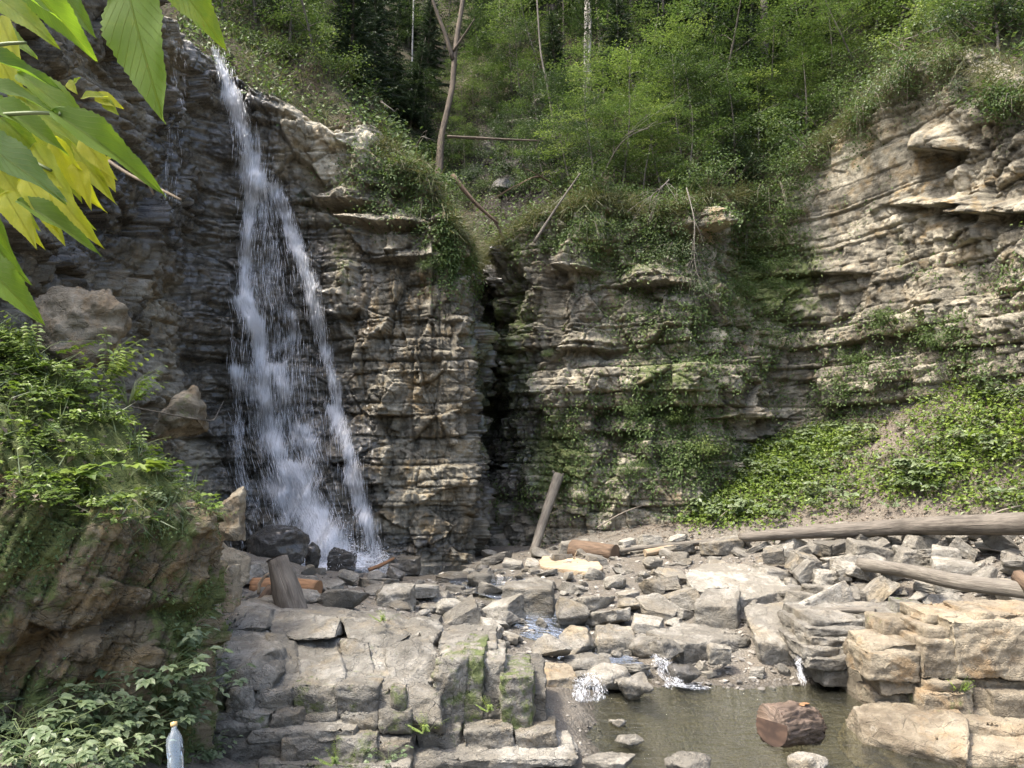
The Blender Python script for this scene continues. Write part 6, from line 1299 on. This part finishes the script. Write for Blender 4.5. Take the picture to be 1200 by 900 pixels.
# overhanging leafy branch, top left, close to the camera
n = NT('lit_leaf'); uv = n.coord('UV'); sx = n.n('ShaderNodeSeparateXYZ'); n.l(uv, sx.inputs[0]); u_, v_ = sx.outputs[0], sx.outputs[1]
av = n.math('ABSOLUTE', v_); ph = n.math('SUBTRACT', n.math('MULTIPLY', u_, 9.0), n.math('MULTIPLY', av, 6.5)); fr_ = n.math('ABSOLUTE', n.math('SUBTRACT', n.math('FRACT', ph), .5))
vein = n.math('MAXIMUM', n.mr(fr_, .0, .055, 1, 0), n.mr(av, .0, .025, 1, 0)); fine = n.noise(n.coord('Object'), 240, 3, .6)
orr = n.attr('tone', 'OBJECT'); mot = n.noise(n.coord('Object'), 5, 5, .7, .5); base_c = n.ramp(n.math('ADD', orr, n.math('MULTIPLY', n.math('SUBTRACT', mot, .5), .5), clamp=True), [(0, (.05, .10, .028)), (.5, (.105, .175, .028)), (1, (.33, .34, .04))])
colr = n.mix(n.mr(fine, .3, .7, 0, .25), base_c, (.05, .09, .02)); colr = n.mix(n.mr(n.noise(n.coord('Object'), 9, 4, .7), .70, .74, 0, .6), colr, (.14, .09, .03)); colr = n.mix(n.math('MULTIPLY', vein, .36), colr, n.mix(.5, base_c, (.35, .40, .12)))
pit = n.math('ADD', n.math('MULTIPLY', vein, -.6), n.math('MULTIPLY', fine, .15))
d_ = n.pbsdf(colr, .6, n.bump(pit, .9, .006), .22); t_ = n.n('ShaderNodeBsdfTranslucent'); n.l(n.mix(1.0, colr, (2.2, 2.1, .6), 'MULTIPLY'), t_.inputs['Color']); mx = n.n('ShaderNodeMixShader'); mx.inputs[0].default_value = .6; n.l(d_, mx.inputs[1]); n.l(t_.outputs[0], mx.inputs[2])
M['lit_leaf'] = n.done(mx.outputs[0])
def serrate_leaf(seed, Wr=.62):
    """Ovate toothed leaf along +x, unit length, folded along the midrib and curling at the tip."""
    r = np.random.default_rng(seed); nu, nv = 46, 7; u = np.linspace(0, 1, nu); w = .5 * Wr * (np.sin(np.pi * u ** .62) ** .9) * (1 - .25 * u); w = np.maximum(w, 0)
    saw = 1 + .13 * (1 - ((u * 17) % 1)) * (u > .06) * (u < .97)
    V = []; UV = []
    curl = r.uniform(.08, .22); fold = r.uniform(.12, .35); wavey = r.uniform(0, 6)
    for i in range(nu):
        for j in range(-nv, nv + 1):
            q = j / nv; y = q * w[i] * (saw[i] if abs(j) == nv else 1); x = u[i] + (.02 * abs(q) if abs(j) == nv else 0)
            z = fold * abs(y) - curl * u[i] ** 2 + .02 * math.sin(u[i] * 14 + wavey + q * 2) * abs(q); V.append((x, y, z)); UV.append((u[i], q * w[i] * 2))
    return np.array(V), grid_faces(nu, 2 * nv + 1), np.array(UV)
LEAFM = [mesh_np('leaf', *serrate_leaf(i)[:2], M['lit_leaf'], uv=serrate_leaf(i)[2]) for i in range(6)]
broot_loc = P(-60, 180, .95)
branch = thing('overhanging_branch', broot_loc, 'sunlit yellow-green leafy branch hanging in at the top left, close up', 'branch')
def near_leaf(bx, by, tx, ty, d, d2, tone, face=(0, -1, .5), roll=0.0, wid=1.0):
    """Leaf from its stalk point to its tip (photo positions with distances)."""
    a, b = P(bx, by, d), P(tx, ty, d2); X_ = (b - a); L_ = X_.length; X_.normalize(); Zv = Vector(face); Zv = (Zv - X_ * Zv.dot(X_)).normalized(); Yv = Zv.cross(X_)
    if roll: q = Quaternion(X_, roll); Zv = q @ Zv; Yv = q @ Yv
    o = add('leaf', rv.choice(LEAFM), branch); m = Matrix((X_, Yv, Zv)).transposed().to_4x4(); m.translation = a - broot_loc
    wid *= .68; o.matrix_local = m @ Matrix.Diagonal((L_, L_ * wid, L_, 1)); o['tone'] = float(tone); return o
for a in [(148, -20, 182, 132, .85, .82, .45, (0.1, -1, .2), .25, .95), (190, -40, 262, 44, .80, .80, .55, (0, -1, .5), 0, 1.0), (20, -30, 112, 60, .75, .78, .35, (.1, -1, .6), .2, .9), (10, -15, 75, 20, .70, .74, .3, (0, -1, .7), 0, .9),
          (60, 130, 190, 212, .80, .80, .42, (.1, -1, .6), 0, .62), (20, 85, 118, 150, .82, .80, .5, (0, -1, .8), 0, .6), (-40, 60, 72, 92, .78, .80, .1, (0, -1, .9), 0, .6), (-50, 150, 74, 222, .74, .72, .05, (.1, -1, .9), 0, .75), (-10, 120, 75, 165, .85, .84, .4, (0, -1, .8), 0, .7),
          (38, 170, 84, 238, .84, .82, .8, (0, -1, .3), .3, .75), (62, 222, 108, 282, .83, .81, .9, (0, -1, .3), .2, .7), (28, 205, 66, 268, .83, .81, .95, (0, -1, .3), -.2, .75), (5, 225, 40, 284, .84, .82, .85, (0, -1, .3), -.3, .8), (95, 160, 128, 204, .9, .88, .95, (.1, -1, .3), .3, .8), (88, 190, 104, 236, .9, .88, 1.0, (.1, -1, .3), -.2, .8), (-8, 186, 24, 236, .9, .88, .9, (.1, -1, .3), .2, .8), (48, 232, 70, 280, .9, .88, .85, (.1, -1, .3), 0, .8), (60, 160, 108, 245, .9, .9, .95, (0, -1, .2), .4, .8), (20, 235, 112, 284, .82, .80, .4, (0, -1, .8), 0, .5), (-30, 300, 48, 372, .80, .80, .42, (0, -1, .7), 0, .9), (-20, 230, 12, 300, .85, .85, .4, (0, -1, .3), 0, .6),
          (0, 20, 22, 78, .9, .88, .9, (0, -1, .3), 0, .7), (75, 130, 120, 200, .95, .95, .75, (.2, -1, .3), .5, .7), (-10, 50, 30, 130, .92, .92, .9, (.2, -1, .2), 0, .8), (40, 200, 70, 262, .93, .92, 1.0, (0, -1, .3), .2, .8), (0, 180, 42, 222, .9, .9, .75, (0, -1, .5), 0, .8), (-20, 270, 30, 330, .95, .95, .3, (0, -1, .5), .2, .7), (50, 175, 80, 215, .96, .95, .9, (0, -1, .4), .2, .9), (-30, 95, 60, 115, .88, .86, .3, (0, -1, .8), 0, .5),
          (-30, 110, 48, 178, .9, .88, .55, (.1, -1, .5), .2, .7), (10, 105, 100, 168, .93, .92, .6, (0, -1, .6), -.2, .6), (-20, 150, 30, 262, .92, .9, .7, (.1, -1, .3), .3, .7), (45, 140, 92, 225, .98, .96, .7, (0, -1, .3), -.3, .8), (70, 150, 128, 232, 1.0, .98, .8, (0, -1, .4), .2, .6), (-10, 210, 40, 280, .97, .95, .95, (0, -1, .3), 0, .7), (15, 165, 60, 235, 1.0, 1.0, .85, (.2, -1, .4), 0, .8), (30, 190, 98, 262, 1.02, 1.0, .65, (0, -1, .5), .4, .6), (-30, 20, 40, 60, .95, .93, .5, (0, -1, .6), 0, .7), (-10, -10, 60, 42, 1.0, .98, .6, (0, -1, .5), .1, .7), (60, -30, 108, 40, .95, .95, .25, (0, -1, .5), .3, .8), (120, -40, 140, 8, .9, .9, .6, (0, -1, .4), 0, .9)]: near_leaf(*a)
for (a, b) in [((95, 115), (122, 108)), ((112, 112), (140, 122)), ((122, 118), (136, 132)), ((118, 195), (132, 180)), ((118, 195), (134, 222)), ((120, 190), (112, 205)), ((80, 95), (88, 108)), ((86, 98), (92, 90))]: near_leaf(*a, *b, 1.0, .99, rv.uniform(.55, 1.0), (0, -1, .3), rv.uniform(-.4, .4), 1.1)
def bstem(label, pts, r0, r1): add(label, tube_mesh(label, [tube([P(*p) for p in pts], np.linspace(r0, r1, len(pts)), 8, 3, .03, ring=.02)], M['herb_stem'], broot_loc), branch)
for p in [[(-140, 110, .95), (-20, 140, .86), (40, 128, .82), (72, 134, .80)], [(-140, 110, .95), (-40, 60, .86), (10, 48, .83), (30, 50, .82)], [(-20, 140, .86), (20, 180, .84), (60, 200, .83)], [(-140, -40, .9), (0, -40, .84), (110, -30, .85), (150, 8, .85), (152, 18, .85)], [(72, 134, .80), (100, 150, .9), (118, 195, 1.0)], [(-140, 110, .95), (-60, 230, .88), (-30, 300, .82)]]: bstem('stem', p, .0035, .0018)
tag(add('dry_twig', tube_mesh('dry_twig', [tube([P(118, 182, 1.3), P(150, 205, 1.28), P(185, 220, 1.25), P(212, 234, 1.22)], [.0035, .003, .0028, .002], 6, 3, .1, ring=.02), tube([P(165, 208, 1.27), P(178, 218, 1.26), P(180, 228, 1.26)], [.003, .0025, .0015], 6, 4, .05, ring=.02)], M['wood_cut'], P(118, 182, 1.3)), loc=P(118, 182, 1.3)), 'thin dry forked twig below the bright leaves', 'twig')

# rope and bottles
tag(add('cable', tube_mesh('cable', [tube([P(120, 470, 5.9), P(176, 481, 6.0), P(215, 489, 6.4), P(250, 494, 7.5), P(262, 470, 13.5)], [.006] * 5, 6, 2, 0, ring=.1)], M['bark_pale'], P(176, 481, 6)), loc=P(176, 481, 6)), 'thin grey cable stretched from the leafy wall toward the waterfall', 'cable')
def lathe(name, prof, mat, seg=20, squash=0.0, seed=1):
    z = np.array([p[1] for p in prof]); r = np.array([p[0] for p in prof]); a = np.linspace(0, 6.2832, seg + 1); k = 1 + squash * fbm(np.cos(a)[None] * 1.5 + 0 * z[:, None], np.sin(a)[None] * 1.5 + 0 * z[:, None], z[:, None] * 22 + 0 * a[None], oct=3, seed=seed); k[:, -1] = k[:, 0]
    V = np.stack([r[:, None] * k * np.cos(a), r[:, None] * k * np.sin(a), z[:, None] + 0 * a], -1).reshape(-1, 3); return mesh_np(name, V, grid_faces(len(prof), seg + 1), mat)
n = NT('clear_plastic'); g = n.n('ShaderNodeBsdfGlossy'); g.inputs['Roughness'].default_value = .08; t_ = n.n('ShaderNodeBsdfTransparent'); t_.inputs['Color'].default_value = (.86, .92, .97, 1); df = n.n('ShaderNodeBsdfDiffuse'); df.inputs['Color'].default_value = (.62, .72, .80, 1)
m1 = n.n('ShaderNodeMixShader'); m1.inputs[0].default_value = .16; n.l(t_.outputs[0], m1.inputs[1]); n.l(df.outputs[0], m1.inputs[2]); lw = n.n('ShaderNodeLayerWeight'); lw.inputs[0].default_value = .35; m2 = n.n('ShaderNodeMixShader'); n.l(lw.outputs['Fresnel'], m2.inputs[0]); n.l(m1.outputs[0], m2.inputs[1]); n.l(g.outputs[0], m2.inputs[2]); M['plastic'] = n.done(m2.outputs[0])
def flat_mat(name, c, rough=.4): n = NT(name); f = n.noise(n.coord('Object'), 40, 3); return n.done(n.pbsdf(n.mix(n.mr(f, .3, .7, 0, .25), c, tuple(q * .7 for q in c)), rough))
M['cap_blue'] = flat_mat('cap_blue', (.03, .12, .5)); M['cap_orange'] = flat_mat('cap_orange', (.42, .30, .13)); M['film_blue'] = flat_mat('film_blue', (.12, .25, .55))
BP = [(.0, .0), (.030, .002), (.036, .012), (.035, .05), (.0365, .08), (.034, .11), (.0365, .14), (.036, .17), (.030, .20), (.018, .225), (.0135, .235), (.0135, .252), (0, .252)]
def bottle(label, loc, rot, capm, film, seed, sc=1.0):
    root = thing('plastic_bottle', loc, label, 'bottle'); root.rotation_euler = rot; root.scale = (sc,) * 3
    b = lathe('body', BP, M['plastic'], 26, .38, seed); b.update(); add('body', b, root)
    add('cap', lathe('cap', [(0, .248), (.0155, .248), (.0158, .256), (.0155, .268), (.0, .270)], M[capm], 16), root)
    if film: add('wrap', lathe('wrap', [(.0372, .085), (.0368, .105), (.0382, .135)], M[film], 22, .22, seed), root)
bottle('clear crumpled plastic bottle standing in the bottom left plants', P(207, 918, 3.75), (-.25, -.2, 0), 'cap_orange', None, 4, 1.0)
bottle('small crumpled bottle with a blue cap wedged between boulders', P(236, 664, 6.6), (.1, .3, 1), 'cap_blue', 'film_blue', 9, .95)

# taller mixed herbs on the right-hand slope
gk = RNG.choice(len(gi), 420, p=gw / gw.sum()); LV, SVs, SFs, so = [], [], [], 0
for q in gk:
    (TV, TF, TU), (V, F, rn) = SPR[RNG.integers(0, len(SPR))]; a = RNG.random() * 6.283; c_, s_ = math.cos(a), math.sin(a); Rm = np.array([[c_, -s_, 0], [s_, c_, 0], [0, 0, 1]]); k_ = RNG.uniform(.8, 2.0)
    LV.append(((V @ Rm.T) * k_ + gi[q], F, np.clip(rn * .5 + .5 * RNG.random(), 0, 1))); SVs.append((TV @ Rm.T) * k_ + gi[q]); SFs.append(TF + so); so += len(TV)
tag(add('herbs', leaf_mesh('herbs', LV, M['herb_pale'])), 'taller mixed herbs among the green carpet of the slope', 'ground cover', kind='stuff')
tag(add('stems', mesh_np('stems', np.concatenate(SVs), np.concatenate(SFs), M['herb_stem'])), 'thin stems of the herbs on the earth slope', 'stems', kind='stuff')
# pale haze of the damp air
hb = bpy.data.meshes.new('haze'); bm = bmesh.new(); bmesh.ops.create_cube(bm, size=1.0, matrix=Matrix.Translation((0, 40, 40)) @ Matrix.Diagonal((420, 420, 86, 1))); bm.to_mesh(hb); bm.free()
hm = bpy.data.materials.new('haze_air'); hm.use_nodes = True; nt_ = hm.node_tree; nt_.nodes.clear(); vo_ = nt_.nodes.new('ShaderNodeVolumePrincipled'); vo_.inputs['Density'].default_value = HAZE; vo_.inputs['Color'].default_value = (.93, .96, 1, 1); vo_.inputs['Anisotropy'].default_value = .2
mo_ = nt_.nodes.new('ShaderNodeOutputMaterial'); nt_.links.new(vo_.outputs[0], mo_.inputs['Volume']); hb.materials.append(hm)
if HAZE > 0: tag(add('haze', hb), 'thin pale haze in the damp ravine air', 'haze', kind='stuff')
# ================================================================ light, camera, render
w = bpy.data.worlds.new('World'); SC.world = w; w.use_nodes = True
nt = w.node_tree; nt.nodes.clear()
SUN_EL, SUN_AZ = math.radians(64), math.radians(-112)     # azimuth from +Y towards +X: the sun stands high on the left, a little behind
sky = nt.nodes.new('ShaderNodeTexSky'); sky.sky_type = 'NISHITA'; sky.sun_disc = False; sky.sun_elevation = SUN_EL; sky.sun_rotation = SUN_AZ
sky.air_density = 1.0; sky.dust_density = 5.0; sky.ozone_density = 1.0
bg = nt.nodes.new('ShaderNodeBackground'); bg.inputs['Strength'].default_value = .15
out = nt.nodes.new('ShaderNodeOutputWorld'); nt.links.new(sky.outputs[0], bg.inputs[0]); nt.links.new(bg.outputs[0], out.inputs[0])
ld = bpy.data.lights.new('sun', 'SUN'); ld.energy = 1.8; ld.angle = math.radians(8.0); ld.color = (1.0, .94, .84)
lo = bpy.data.objects.new('sun', ld); COL.objects.link(lo)
sd = Vector((math.sin(SUN_AZ) * math.cos(SUN_EL), math.cos(SUN_AZ) * math.cos(SUN_EL), math.sin(SUN_EL)))
lo.rotation_euler = (-sd).to_track_quat('-Z', 'Y').to_euler(); lo.location = (0, 0, 30)
cd = bpy.data.cameras.new('camera'); cam = bpy.data.objects.new('camera', cd); COL.objects.link(cam)
cd.sensor_width = 36; cd.lens = 36 * FPX / 1200; cd.clip_start = .05; cd.clip_end = 2000
cam.location = CAM; cam.rotation_euler = (math.pi / 2 + PITCH, 0, 0)
SC.camera = cam
SC.render.engine = 'CYCLES'
c = SC.cycles; c.max_bounces = 7; c.diffuse_bounces = 5; c.glossy_bounces = 3; c.transmission_bounces = 4; c.transparent_max_bounces = 12
c.use_denoising = True; c.caustics_reflective = False; c.caustics_refractive = False; c.sample_clamp_indirect = 6
SC.view_settings.view_transform = 'Standard'; SC.view_settings.look = 'None'; SC.view_settings.gamma = 1; SC.view_settings.exposure = 2.02
